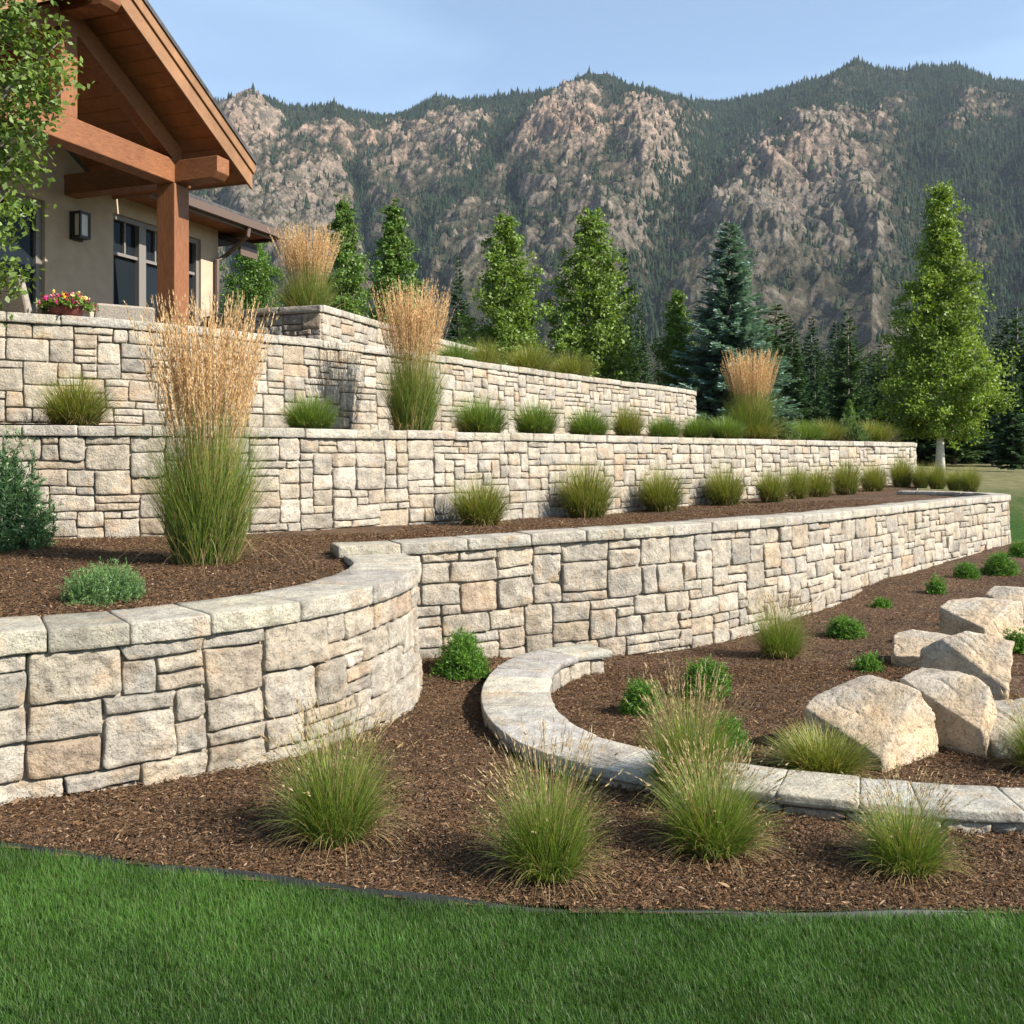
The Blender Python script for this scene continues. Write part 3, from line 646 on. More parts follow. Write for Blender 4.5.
parts = [chips(low_poly, h_bed, 210000, 31, (-2.8, 3.4), (3.4, 7.8), 0), chips(low_poly, h_bed, 90000, 33, (.4, 7.2), (7.2, 13), 0), chips(t1_poly, h_t1, 110000, 32, (-4.6, 4.8), (-.6, 9.6), 0), chips(t1_poly, h_t1, 130000, 34, (-1.2, 7.2), (5.5, 16), 0)]
off = 0; VV, FF, CC = [], [], []
for V, Fc, C in parts: VV.append(V); FF.append(Fc + off); CC.append(C); off += len(V)
tag(obj('mulch_chips', mesh_np(np.vstack(VV), [np.vstack(FF)], np.vstack(CC)), M['chips']), 'shredded brown bark mulch chips covering the planting beds', 'mulch', kind='stuff')

# ------------------------------------------------------------------ mountains
SP = [
 (.60, [(-500, 68, 2.5), (-150, 78, 2.5), (60, 98, 2.6), (215, 105, 2.6), (310, 106, 2.7), (380, 115, 2.9), (430, 102, 2.9), (530, 91, 2.85), (590, 85, 2.7), (640, 90, 2.85), (680, 98, 3.0), (730, 98, 3.0), (790, 85, 2.8), (850, 72, 2.7), (920, 68, 2.7), (980, 78, 2.7), (1024, 82, 2.7), (1200, 98, 2.6), (1500, 78, 2.5)]),
 (.75, [(250, 100, 2.6), (235, 165, 2.1), (260, 260, 1.6), (290, 350, 1.2)]),
 (.80, [(330, 104, 2.65), (345, 180, 2.2), (395, 270, 1.75), (410, 340, 1.35)]),
 (.80, [(430, 97, 2.85), (450, 160, 2.4), (455, 245, 2.0)]),
 (.95, [(590, 79, 2.7), (562, 140, 2.2), (545, 210, 1.9), (560, 290, 1.5), (580, 380, 1.1)]),
 (1.05, [(605, 82, 2.7), (640, 135, 2.2), (635, 225, 1.8), (630, 310, 1.4)]),
 (.95, [(850, 66, 2.7), (825, 98, 2.3), (805, 138, 2.0), (760, 225, 1.7), (735, 310, 1.4), (720, 390, 1.1)]),
 (1.0, [(805, 138, 2.0), (850, 185, 1.8), (870, 270, 1.5), (880, 360, 1.1)]),
 (.85, [(960, 68, 2.7), (965, 150, 2.15), (985, 250, 1.65), (1010, 350, 1.2)]),
 (.8, [(1150, 90, 2.6), (1130, 200, 1.9), (1120, 320, 1.3)]),
 (.8, [(60, 92, 2.6), (110, 200, 1.8), (120, 320, 1.3)]),
 (.8, [(-200, 75, 2.5), (-120, 200, 1.8), (-60, 320, 1.3)]),
]
naz, nr_ = 1150, 640
tpx = np.linspace(-300, 1340, naz); rg_r = np.concatenate([np.linspace(420, 900, 60), np.linspace(905, 3150, nr_ - 90), np.linspace(3170, 3700, 30)])
PXg, RGr = np.meshgrid(tpx, rg_r, indexing='ij'); MX = (PXg - 512) / F * RGr; MY = RGr
wx = 60 * fbm(np.stack([MX / 420, MY / 420, 0 * MX], -1), 3); wy = 60 * fbm(np.stack([MX / 420 + 50, MY / 420, 0 * MX], -1), 3)
def seg_height(slope, pl):
    P = np.array([((px - 512) / F * r * 1000, r * 1000, CAMZ + (HZ - py) / F * r * 1000) for px, py, r in pl])
    best = np.full(MX.shape, -1e9); bd = np.full(MX.shape, 1e9); k = 1.0
    qx, qy = MX + wx, MY + wy
    for a, b in zip(P[:-1], P[1:]):
        d = b - a; t = np.clip(((qx - a[0]) * d[0] + (qy - a[1]) * d[1]) / (d[0] ** 2 + d[1] ** 2), 0, 1)
        D = np.hypot(qx - a[0] - t * d[0], qy - a[1] - t * d[1]); hgt = a[2] + t * d[2] - slope * D 
        best = np.maximum(best, hgt); bd = np.minimum(bd, D)
    return best, bd
K = 30.0; dm = None
base = np.clip(RGr - 520, 0, None) * .11 + 1.0
stack = [base]
for i, (sl, pl) in enumerate(SP):
    hh, bd = seg_height(sl, pl); stack.append(hh)
    if i == 0: dm = bd
stack = np.array(stack); mxh = stack.max(0); MZ = mxh + K * np.log(np.exp((stack - mxh) / K).sum(0)) - 4
up = np.clip((MZ - 25) / 160, 0, 1); near_crest = np.clip(dm / 260, .16, 1)
n1 = fbm(np.stack([(MX + wx) / 230, MY / 380, MZ / 500], -1), 5, ridged=True) - .35
n2 = fbm(np.stack([MX / 70, MY / 100, MZ / 110], -1), 5, ridged=True) - .35
n3 = fbm(np.stack([MX / 17, MY / 24, MZ / 70], -1), 4, ridged=True) - .35
PYg = HZ - (MZ - CAMZ) / RGr * F
def line_d(pl):
    best = np.full(MX.shape, 1e9); P = np.array(pl, float)
    for a, b in zip(P[:-1], P[1:]):
        d = b - a; t = np.clip(((PXg + .25 * wx - a[0]) * d[0] + (PYg - a[1]) * d[1]) / (d @ d), 0, 1); best = np.minimum(best, np.hypot(PXg + .25 * wx - a[0] - t * d[0], PYg - a[1] - t * d[1]))
    return best
ROCKS = [(238, 150, 34, 50, .8), (300, 235, 80, 60, .8), (330, 150, 30, 30, .45), (395, 160, 36, 34, .6), (462, 150, 34, 36, .75), (440, 215, 30, 35, .5), (560, 145, 52, 48, 1.0), (540, 120, 30, 25, .5), (655, 165, 42, 75, 1.05), (600, 250, 80, 60, .55), (500, 300, 60, 50, .5),
         (800, 180, 75, 50, 1.0), (760, 250, 60, 60, .8), (850, 250, 70, 55, .6), (960, 120, 34, 30, .5), (900, 130, 30, 24, .2), (995, 270, 40, 60, .25), (620, 330, 90, 50, .4), (700, 330, 60, 50, .4)]
WOODS = [([(735, 105), (700, 165), (672, 215), (648, 270), (640, 340)], 26), ([(525, 110), (480, 175), (430, 225), (405, 270), (392, 330)], 17), ([(850, 95), (770, 118), (715, 150)], 22), ([(930, 110), (925, 190), (915, 290)], 30), ([(985, 150), (1010, 230), (1000, 330)], 34), ([(290, 120), (380, 120), (470, 110), (560, 92)], 15), ([(620, 96), (690, 108), (790, 96), (930, 82), (1040, 90)], 18), ([(1010, 130), (960, 190), (1000, 200)], 26), ([(350, 180), (365, 240), (375, 300)], 9), ([(505, 190), (520, 230), (500, 260)], 9), ([(220, 230), (235, 290)], 10)]
zone = np.zeros(MX.shape); cv0 = fbm(np.stack([MX / 90, MY / 110, MZ / 90], -1), 4)
for px_, py_, rx_, ry_, k_ in ROCKS: zone = np.maximum(zone, k_ * np.exp(-(((PXg + .5 * wx + 14 * cv0 - px_) / rx_) ** 2 + ((PYg + .3 * wy - py_) / ry_) ** 2)))
wood = np.zeros(MX.shape)
for pl, wd_ in WOODS: wood = np.maximum(wood, np.exp(-(line_d(pl) / wd_) ** 2))
MZ = MZ + up * near_crest * (60 * n1 + (34 + 28 * zone) * n2 + (6 + 17 * zone) * n3 - 40 * wood + 26 * zone)
MZ = np.where(RGr < 430, 0.5, MZ)
MZ -= (RGr > 3160) * (RGr - 3160) * .5
gx = np.gradient(MZ, axis=0) / np.gradient(MX, axis=0); gy = np.gradient(MZ, axis=1) / np.gradient(MY, axis=1)
slope_m = np.hypot(gx, gy)
def blur(A, k):
    for ax in (0, 1):
        p = np.pad(A, [(k, k) if i == ax else (0, 0) for i in (0, 1)], 'edge'); c = np.cumsum(p, ax); c = np.insert(c, 0, 0, ax)
        A = (np.take(c, range(2 * k + 1, c.shape[ax]), ax) - np.take(c, range(0, c.shape[ax] - 2 * k - 1), ax)) / (2 * k + 1)
    return A
conv = MZ - blur(MZ, 9)
cover = fbm(np.stack([MX / 160, MY / 200, MZ / 160], -1), 4)
rockiness = np.clip((slope_m - .95) * .55 + conv / 55 + cover * .75 - .14 + .35 * n2 + .60 * (zone + .10) - .62 * wood, 0, 1) * near_crest ** .35
rock_c = np.array([.255, .188, .142]); soil_c = np.array([.098, .079, .056]); for_c = np.array([.046, .044, .029])
pink = fbm(np.stack([MX / 300, MY / 300, MZ / 200], -1), 2)[..., None]
rock = rock_c * (1 + .22 * n2[..., None] + .30 * n3[..., None]) * (1 + pink * np.array([.18, -.02, -.14]))
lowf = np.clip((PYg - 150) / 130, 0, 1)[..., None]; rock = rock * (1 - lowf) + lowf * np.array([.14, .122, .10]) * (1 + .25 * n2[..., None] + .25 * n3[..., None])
c_ = np.where(rockiness[..., None] < .4, for_c + (soil_c - for_c) * (rockiness[..., None] / .4), soil_c + (rock - soil_c) * np.clip((rockiness[..., None] - .4) / .35, 0, 1))
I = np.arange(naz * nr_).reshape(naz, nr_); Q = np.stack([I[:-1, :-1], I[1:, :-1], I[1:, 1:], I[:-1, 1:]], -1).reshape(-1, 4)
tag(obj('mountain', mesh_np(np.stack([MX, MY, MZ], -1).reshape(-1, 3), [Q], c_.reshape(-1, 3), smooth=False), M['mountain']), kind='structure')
# conifers on the slopes
rg = np.random.default_rng(55); NT = 300000
ia = rg.integers(0, naz - 1, NT); ir = np.searchsorted(rg_r, 620 + (3080 - 620) * rg.random(NT) ** .72) - 1; ir = np.clip(ir, 0, nr_ - 2)
dens = np.clip(.80 - 1.25 * rockiness[ia, ir] + .15 * cover[ia, ir], .16, 1) * np.clip(.24 + (MZ[ia, ir] - 90) / 620, .2, 1)
dens = np.maximum(dens, .9 * (dm[ia, ir] < 60))
dens *= np.where(conv[ia, ir] < -6, 1.3, .85) * (.75 + .9 * wood[ia, ir]); dens = np.maximum(dens, .7 * wood[ia, ir])
pat = fbm(np.stack([MX[ia, ir] / 75, MY[ia, ir] / 95, 0 * ia], -1), 3); dens *= np.clip(.55 + 2.6 * pat + 1.2 * wood[ia, ir], .04, 1.7)
keep = (rg.random(NT) < dens * .55) & (RGr[ia, ir] < 3120); ia, ir = ia[keep], ir[keep]; n = len(ia)
fx, fy = rg.random(n), rg.random(n)
def bil(A): return (A[ia, ir] * (1 - fx) + A[ia + 1, ir] * fx) * (1 - fy) + (A[ia, ir + 1] * (1 - fx) + A[ia + 1, ir + 1] * fx) * fy
tx_, ty_, tz_ = bil(MX), bil(MY), bil(MZ)
th_ = rg.gamma(5, 1.9, n) + 2.5; tr_ = th_ * rg.uniform(.15, .27, n)
def cones(x, y, z, h, r, col, rg, sides=5, tiers=((0, 1, .62), (.38, .66, 1.0))):
    n = len(x); VV, FF, CC = [], [], []; off = 0; a0 = rg.uniform(0, 6.28, n)
    for (b, rs, tp) in tiers:
        ring = []
        for j in range(sides):
            a = a0 + 2 * math.pi * j / sides; jr = r * rs * rg.uniform(.7, 1.2, n)
            ring.append(np.stack([x + np.cos(a) * jr, y + np.sin(a) * jr, z + h * (b + rg.uniform(-.03, .03, n))], 1))
        ring.append(np.stack([x + r * rg.normal(0, .1, n), y, z + h * tp], 1)); V = np.stack(ring, 1).reshape(-1, 3)
        bb = np.arange(n)[:, None] * (sides + 1) + off
        FF.append(np.concatenate([bb + np.array([[j, (j + 1) % sides, sides]]) for j in range(sides)]))
        VV.append(V); CC.append(np.repeat(col, sides + 1, 0)); off += len(V)
    return np.vstack(VV), np.vstack(FF), np.vstack(CC)
tc_ = np.array([.014, .025, .015]) * rg.uniform(.6, 1.5, (n, 1)) * np.array([1, 1, 1]) + rg.uniform(0, .012, (n, 1)) * np.array([1, .8, .1])
V, Fc, C = cones(tx_, ty_, tz_ - .8, th_, tr_, tc_, rg, 5, ((0, 1, .75), (.42, .6, 1.0)))
tag(obj('mountain_forest', mesh_np(V, [Fc], C), M['forest']), 'dark conifer forest scattered over the mountain slopes', 'forest', kind='stuff')
# valley forest in front of the slopes
rg = np.random.default_rng(56); n = 2600
r = 170 + 480 * rg.random(n) ** 1.3; px_ = rg.uniform(-500, 1500, n); x = (px_ - 512) / F * r; y = r
zz = np.interp(r, [100, 430, 520, 900], [1.2, 1.2, 2, 42]); hh = rg.uniform(8, 16, n)
cl = np.array([.022, .038, .018]) * rg.uniform(.6, 1.5, (n, 1))
V, Fc, C = cones(x, y, zz, hh, hh * rg.uniform(.16, .24, n), cl, rg, 8, ((0.02, 1, .4), (.16, .86, .55), (.32, .7, .7), (.48, .52, .84), (.64, .36, 1.0)))
tag(obj('valley_forest', mesh_np(V, [Fc], C), M['forest']), 'dark green wood filling the valley floor below the mountains', 'forest', kind='stuff')

# ------------------------------------------------------------------ haze
mb = MB(); mb.box((-3300, -40, -6), (3300, 3900, 1400))
hz = mb.build('haze', None); hm = bpy.data.materials.new('haze_air'); hm.use_nodes = True; ht = hm.node_tree
for nd in list(ht.nodes):
    if nd.type == 'BSDF_PRINCIPLED': ht.nodes.remove(nd)
pv = ht.nodes.new('ShaderNodeVolumePrincipled'); pv.inputs['Color'].default_value = (.72, .84, 1.0, 1); pv.inputs['Density'].default_value = HAZE = 4e-5; pv.inputs['Anisotropy'].default_value = .2
ht.links.new(pv.outputs[0], ht.nodes['Material Output'].inputs['Volume']); hz.data.materials.append(hm)
tag(hz, 'thin blue haze in the air before the mountains', 'haze', kind='stuff')

# ------------------------------------------------------------------ trees
def leaf_quads(c, size, rg, up=.4, asp=.62):
    n = len(c); nrm = rg.normal(size=(n, 3)); nrm[:, 2] += up; nrm /= np.linalg.norm(nrm, axis=1)[:, None]
    a = np.cross(nrm, rg.normal(size=(n, 3))); a /= np.linalg.norm(a, axis=1)[:, None]; b = np.cross(nrm, a)
    s = (size * rg.uniform(.65, 1.25, n))[:, None]
    V = np.stack([c - a * s * .5, c + b * s * asp * .5 + nrm * s * .06, c + a * s * .5, c - b * s * asp * .5 + nrm * s * .06], 1).reshape(-1, 3)
    return V, np.arange(n * 4).reshape(n, 4)
def broadleaf(h, cb, prof, nlimb, nleaf, lsize, seed, col, colvar=.3, trunk_r=.09, rise=.5, clump=.10):
    """trunk+limbs MB and leaf arrays. prof: [(f, r)] radius over crown fraction. cb: crown base height"""
    rg = np.random.default_rng(seed); pf = np.array(prof); rmax = pf[:, 1].max(); ch = h - cb
    mb = MB(); zs = np.linspace(0, h * .96, 10); wob = np.cumsum(rg.normal(0, .012 * h / 10, (10, 2)), 0); wob -= wob[0]
    mb.tube([(wob[i, 0], wob[i, 1], zs[i]) for i in range(10)], [trunk_r * (1 - .93 * zs[i] / h) * (1.35 if i == 0 else 1) for i in range(10)], 9)
    cl = []
    for i in range(nlimb):
        f = ((i + .5) / nlimb) ** 1.0 * .97; rad = np.interp(f, pf[:, 0], pf[:, 1]) * rg.uniform(.55, 1.12); az = i * 2.39996 + rg.normal(0, .3)
        z1 = cb + ch * f; z0 = max(cb * .92, z1 - rad * rise * rg.uniform(.7, 1.4))
        cx0 = np.interp(z0, zs, wob[:, 0]); cy0 = np.interp(z0, zs, wob[:, 1])
        p0 = np.array([cx0, cy0, z0]); p1 = np.array([cx0 + math.cos(az) * rad * .9, cy0 + math.sin(az) * rad * .9, z1]); pm = (p0 + p1) / 2 + np.array([0, 0, .08 * rad])
        r0 = max(.005, trunk_r * (1 - z0 / h) * .22)
        mb.tube([p0, pm, p1], [r0, r0 * .6, r0 * .2], 5)
        for k in range(8):
            t = .30 + .86 * (k + rg.random()) / 8; p = p0 * (1 - t) + p1 * t
            cl.append((*(p + rg.normal(0, clump * rmax * .7, 3)), .45 + .7 * rg.random() ** 2, .25 + rad / rmax))
    cl = np.array(cl); pick = rg.choice(len(cl), nleaf, p=cl[:, 4] / cl[:, 4].sum())
    spread = clump * rmax * cl[pick, 3] * (.35 + .65 * np.interp((cl[pick, 2] - cb) / ch, pf[:, 0], pf[:, 1]) / rmax)
    c = cl[pick, :3] + rg.normal(size=(nleaf, 3)) * spread[:, None] * np.array([1, 1, .8])
    V, Q = leaf_quads(c, lsize, rg)
    cv = rg.normal(1, colvar * .45, (len(cl), 1))[pick] * rg.uniform(.75, 1.3, (nleaf, 1)); yl = rg.random((nleaf, 1))
    C = np.array(col) * cv * (1 + yl * np.array([.35, .12, -.1]))
    return mb, (V, Q, np.repeat(np.clip(C, .003, 1), 4, 0))
def conifer(h, rad, seed, col, nwhorl=34, nb=9, droop=.25, tip_col=None, base=.04, power=.85, ns=1.0, wide=.05):
    rg = np.random.default_rng(seed); mb = MB(); mb.tube([(0, 0, 0), (0, 0, h * .5), (0, 0, h)], [h * .017, h * .009, .01], 8)
    Cc, A, B_, Cl = [], [], [], []
    for i in range(nwhorl):
        f = base + (1 - base) * (i / nwhorl) ** .92; z = h * f; L0 = rad * (1 - f) ** power + .04
        if f < .12: L0 *= .8 + f * 1.6
        k = max(4, int(nb * (1 - .4 * f)))
        for j in range(k):
            az = rg.uniform(0, 6.283); L = L0 * rg.uniform(.70, 1.12); el = .25 * f - droop * (1 - f) + rg.normal(0, .07)
            d = np.array([math.cos(az), math.sin(az), 0]); sd = np.array([-d[1], d[0], 0])
            m = max(5, int(L * 15 * ns))
            bt = rg.uniform(.75, 1.25)
            for q in range(m):
                t = (q + rg.random()) / m; t = .12 + .88 * t
                p = d * L * t + np.array([0, 0, z + L * (math.sin(el) * t + .16 * t * t)])
                wdt = L * .30 * (1.05 - t) + .05
                for s_ in (-1, 1):
                    dirn = d * rg.uniform(.55, .9) + sd * s_ * rg.uniform(.4, .9) + np.array([0, 0, rg.normal(-.05, .25)]); dirn /= np.linalg.norm(dirn)
                    ln = wdt * rg.uniform(.6, 1.2) + .04
                    Cc.append(p); A.append(dirn * ln); B_.append(np.cross(dirn, np.array([rg.normal(0, .4), rg.normal(0, .4), 1])) * wide * rg.uniform(.7, 1.3) * (ln + .1) * 2.2)
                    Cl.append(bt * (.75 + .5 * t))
    Cc, A, B_, Cl = map(np.array, (Cc, A, B_, Cl)); n = len(Cc)
    V = np.stack([Cc, Cc + A * .45 + B_, Cc + A, Cc + A * .45 - B_ - np.array([0, 0, .012])], 1).reshape(-1, 3)
    C = np.array(col) * Cl[:, None] * rg.uniform(.7, 1.35, (n, 1)); C = np.repeat(C[:, None], 4, 1)
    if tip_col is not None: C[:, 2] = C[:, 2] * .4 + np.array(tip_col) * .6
    return mb, (V, np.arange(n * 4).reshape(n, 4), C.reshape(-1, 3))
TREES = {}
def make_tree(key, mb, lf, bark, leafmat):
    me_l = mesh_np(lf[0], [lf[1]], lf[2]); me_t = bpy.data.meshes.new('trunk'); me_t.from_pydata(mb.V, [], mb.polys); me_t.polygons.foreach_set('use_smooth', [True] * len(me_t.polygons))
    me_t.materials.append(bark); me_l.materials.append(leafmat); TREES[key] = (me_t, me_l)
def tree(key, name, label, cat, px, d, top_py, wscale=1.0, group=None, z=None, h0=1.0, rz=0):
    x = X(px, d); zg = float(h_low(x, d)) if z is None else z
    H = CAMZ + (HZ - top_py) * d / F - zg
    o = empty(name, (x, d, zg - .03), rz); tag(o, label, cat, group); s = H / h0; o.scale = (s * wscale, s * wscale, s)
    obj('trunk', TREES[key][0], None, o); obj('crown', TREES[key][1], None, o); return o
GREEN = (.115, .19, .036)
mbt, lf = broadleaf(9.2, 1.35, [(0, 1.1), (.06, 1.6), (.16, 1.85), (.3, 1.72), (.5, 1.32), (.68, .80), (.83, .36), (.93, .12), (1, .02)], 135, 54000, .105, 1, (.135, .21, .034), .35, .125, .35, .13)
make_tree('pear', mbt, lf, M['palebark'], M['leaf'])
mbt, lf = broadleaf(6, .7, [(0, .55), (.1, .9), (.25, 1.1), (.45, 1.05), (.62, .85), (.8, .5), (.93, .2), (1, .04)], 95, 27000, .10, 2, GREEN, .3, .08, .9, .14)
make_tree('aspen_a', mbt, lf, M['palebark'], M['leaf'])
mbt, lf = broadleaf(6, .6, [(0, .4), (.1, .7), (.28, .82), (.5, .74), (.7, .5), (.85, .28), (.95, .12), (1, .03)], 95, 23000, .095, 3, (.09, .165, .034), .3, .075, 1.2, .16)
make_tree('aspen_b', mbt, lf, M['palebark'], M['leaf'])
mbt, lf = broadleaf(5, .5, [(0, .6), (.15, 1.0), (.4, 1.1), (.65, .9), (.85, .55), (1, .1)], 90, 24000, .09, 4, (.075, .15, .026), .3, .07, .7, .15)
make_tree('round_tree', mbt, lf, M['bark'], M['leaf'])
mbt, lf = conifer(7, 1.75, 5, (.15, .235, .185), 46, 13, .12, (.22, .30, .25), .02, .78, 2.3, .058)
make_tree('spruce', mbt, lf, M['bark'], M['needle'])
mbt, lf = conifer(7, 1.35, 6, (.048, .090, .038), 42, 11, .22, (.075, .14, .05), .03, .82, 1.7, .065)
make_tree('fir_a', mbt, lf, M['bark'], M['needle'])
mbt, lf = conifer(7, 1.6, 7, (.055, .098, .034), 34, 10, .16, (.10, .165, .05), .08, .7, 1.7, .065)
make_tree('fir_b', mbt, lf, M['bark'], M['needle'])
tree('pear', 'broadleaf_tree', 'tall bright green broadleaf tree with bare pale trunk standing alone at the right', 'tree', 940, 30, 180, .99, h0=9.2)
GB = 'columnar trees behind the top wall'
tree('aspen_b', 'aspen_tree', 'slim columnar green tree just right of the big plumed grass on the planter', 'tree', 345, 25, 194, .98, GB, 2.9, 6, .4)
tree('aspen_b', 'aspen_tree', 'columnar dark green tree behind the planter wall and the plumed grass in front of it', 'tree', 394, 27, 200, 1.1, GB, 2.9, 6, 2.0)
tree('aspen_a', 'aspen_tree', 'broad columnar green tree above the start of the three tufts on the top bed', 'tree', 505, 29, 213, 1.12, GB, 2.7, 6, 1.0)
tree('aspen_a', 'aspen_tree', 'tallest columnar bright green tree with a thin white trunk showing above the top wall', 'tree', 592, 30, 206, 1.02, GB, 2.3, 6, 3.1)
tree('aspen_b', 'aspen_tree', 'small yellow green columnar tree just left of the blue spruce', 'tree', 676, 30, 288, 1.2, GB, 1.8, 6, 4.0)
tree('round_tree', 'garden_tree', 'rounded green tree behind the house eave and the planter wall', 'tree', 254, 23, 231, .85, None, 2.9, 5)
tree('spruce', 'spruce_tree', 'blue green spruce rising behind the right end of the top wall', 'tree', 729, 28.5, 219, 1.28, None, 1.5, 7)
GF = 'dark conifers behind the garden'
FIRS = [(458, 33, 254, .62, 'a', 2.4, 'narrow dark conifer between the two left columnar trees and the broad one'), (622, 36, 244, .60, 'b', 2.0, 'thin dark conifer peeking out right of the tallest columnar tree'),
        (560, 38, 262, .55, 'a', 2.2, 'thin dark conifer in the gap left of the tallest columnar tree'), (792, 38, 318, .88, 'a', 1.2, 'dark conifer just right of the blue spruce, behind the plumed grass'),
        (848, 42, 306, .80, 'b', 1.2, 'pointed dark conifer halfway between the blue spruce and the lone broadleaf tree'), (770, 52, 322, .75, 'b', 1.2, 'distant dark conifer whose tip shows between the spruce and its right neighbour'),
        (815, 40, 360, .9, 'a', 1.2, 'low dark conifer filling the gap before the pointed one'), (1012, 36, 352, .9, 'a', 1.1, 'dark conifer cut by the right edge of the view'), (640, 40, 300, .6, 'a', 1.8, 'dark conifer close behind the tallest columnar tree on its right'),
        (908, 60, 372, .8, 'a', 1.2, 'dark conifer behind the lone broadleaf tree'), (980, 56, 342, .8, 'b', 1.2, 'dark conifer showing right of the crown of the lone broadleaf tree'), (872, 58, 352, .8, 'a', 1.2, 'distant conifer right beside the pointed dark conifer'),
        (706, 45, 305, .7, 'a', 1.5, 'dark conifer half hidden by the left side of the blue spruce'), (430, 40, 300, .7, 'b', 2.6, 'low dark conifer beside the plumed grass of the middle bed'), (1060, 50, 330, .9, 'a', 1.1, 'conifer just past the right edge of the view')]
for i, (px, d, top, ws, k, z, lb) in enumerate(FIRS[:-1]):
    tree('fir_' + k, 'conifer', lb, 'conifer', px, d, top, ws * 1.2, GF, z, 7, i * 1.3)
tree('round_tree', 'young_tree', 'small bright green young tree in front of the pointed dark conifer', 'tree', 850, 33, 398, .55, None, 1.1, 5)
rgf = np.random.default_rng(92)
for i in range(46):
    px = 735 + i * 7.5 + rgf.uniform(-8, 8); d = rgf.uniform(42, 66); hgt = rgf.uniform(4.5, 8.2)
    tree('fir_' + 'ba'[i % 2], 'conifer', 'far dark conifer in the tree belt behind the field', 'conifer', px, d, HZ - (hgt + 1.2 - CAMZ) / d * F, rgf.uniform(1.0, 1.5), 'conifers of the far tree belt', 1.2, 7, i * 2.1)
rgf = np.random.default_rng(91)
for i in range(42):
    px = 560 + i * 13.5 + rgf.uniform(-6, 6); d = rgf.uniform(68, 150); hgt = rgf.uniform(6, 10.5)
    if px > 1130: continue
    o = tree('fir_' + 'ab'[i % 2], 'conifer', 'far dark conifer in the tree belt behind the field', 'conifer', px, d, HZ - (hgt + 1.2 - CAMZ) / d * F, rgf.uniform(.75, 1.0), 'conifers of the far tree belt', 1.2, 7, i * 2.1)

# foreground tree at the left edge (trunk outside the view)
def left_tree():
    rg = np.random.default_rng(12); base = Vector((-5.25, 7.9, .80)); o = empty('maple_tree', base); tag(o, 'leafy green tree reaching into the upper left corner in front of the house', 'tree')
    mb = MB(); mb.tube([(0, 0, -.1), (.05, 0, 1.5), (0, .05, 3.2), (.1, 0, 5.6)], [.11, .09, .07, .02], 10)
    cl = []
    # branch tips given by where they show
    tips = [(18, 20, 7.9), (42, 42, 8.0), (62, 40, 7.9), (30, 70, 7.8), (8, 95, 7.8), (50, 95, 7.9), (66, 88, 7.8), (40, 130, 7.7), (12, 120, 7.9), (22, 150, 7.8), (-10, 60, 8), (-15, 120, 7.7), (10, 190, 7.8), (2, 215, 7.7), (12, 235, 7.8), (-4, 260, 7.7), (4, 275, 7.75), (-20, 190, 7.8), (20, -15, 7.8), (50, -20, 7.9), (-10, 0, 7.8), (-40, 40, 7.7), (-60, 110, 7.8), (-90, 60, 7.9), (-130, 20, 7.8), (-120, 120, 8.2), (-70, 200, 7.6), (-140, 190, 7.6), (-60, -60, 7.9), (0, -60, 7.8), (-110, -60, 7.8), (-190, 60, 8), (-210, 150, 7.8), (-160, -20, 7.5), (-60, 60, 7.2), (-90, 140, 8.5)]
    for px, py, d in tips:
        q = Vector(at(px, d, py)) - base; z0 = max(.9, q.z - 1.1 - .35 * q.xy.length); p0 = Vector((.03, .02, z0)); pm = (p0 + q) / 2 + Vector((0, 0, .12))
        mb.tube([p0, pm, q], [.022, .014, .004], 6)
        for t in np.linspace(.45, 1.04, 8): cl.append(np.array(p0 * (1 - t) ** 2 + pm * 2 * t * (1 - t) + q * t * t) + rg.normal(0, .07, 3))
    cl = np.array(cl); n = 14000; pk = rg.integers(0, len(cl), n); c = cl[pk] + rg.normal(0, .075, (n, 3))
    V, Q = leaf_quads(c, .062, rg, .5, .6); cv = np.array([.12, .19, .04]) * rg.uniform(.6, 1.35, (n, 1)) * (1 + rg.random((n, 1)) * np.array([.3, .1, 0]))
    mb.build('trunk', M['bark'], o, smooth=True); obj('crown', mesh_np(V, [Q], np.repeat(cv, 4, 0)), M['leaf'], o)
left_tree()

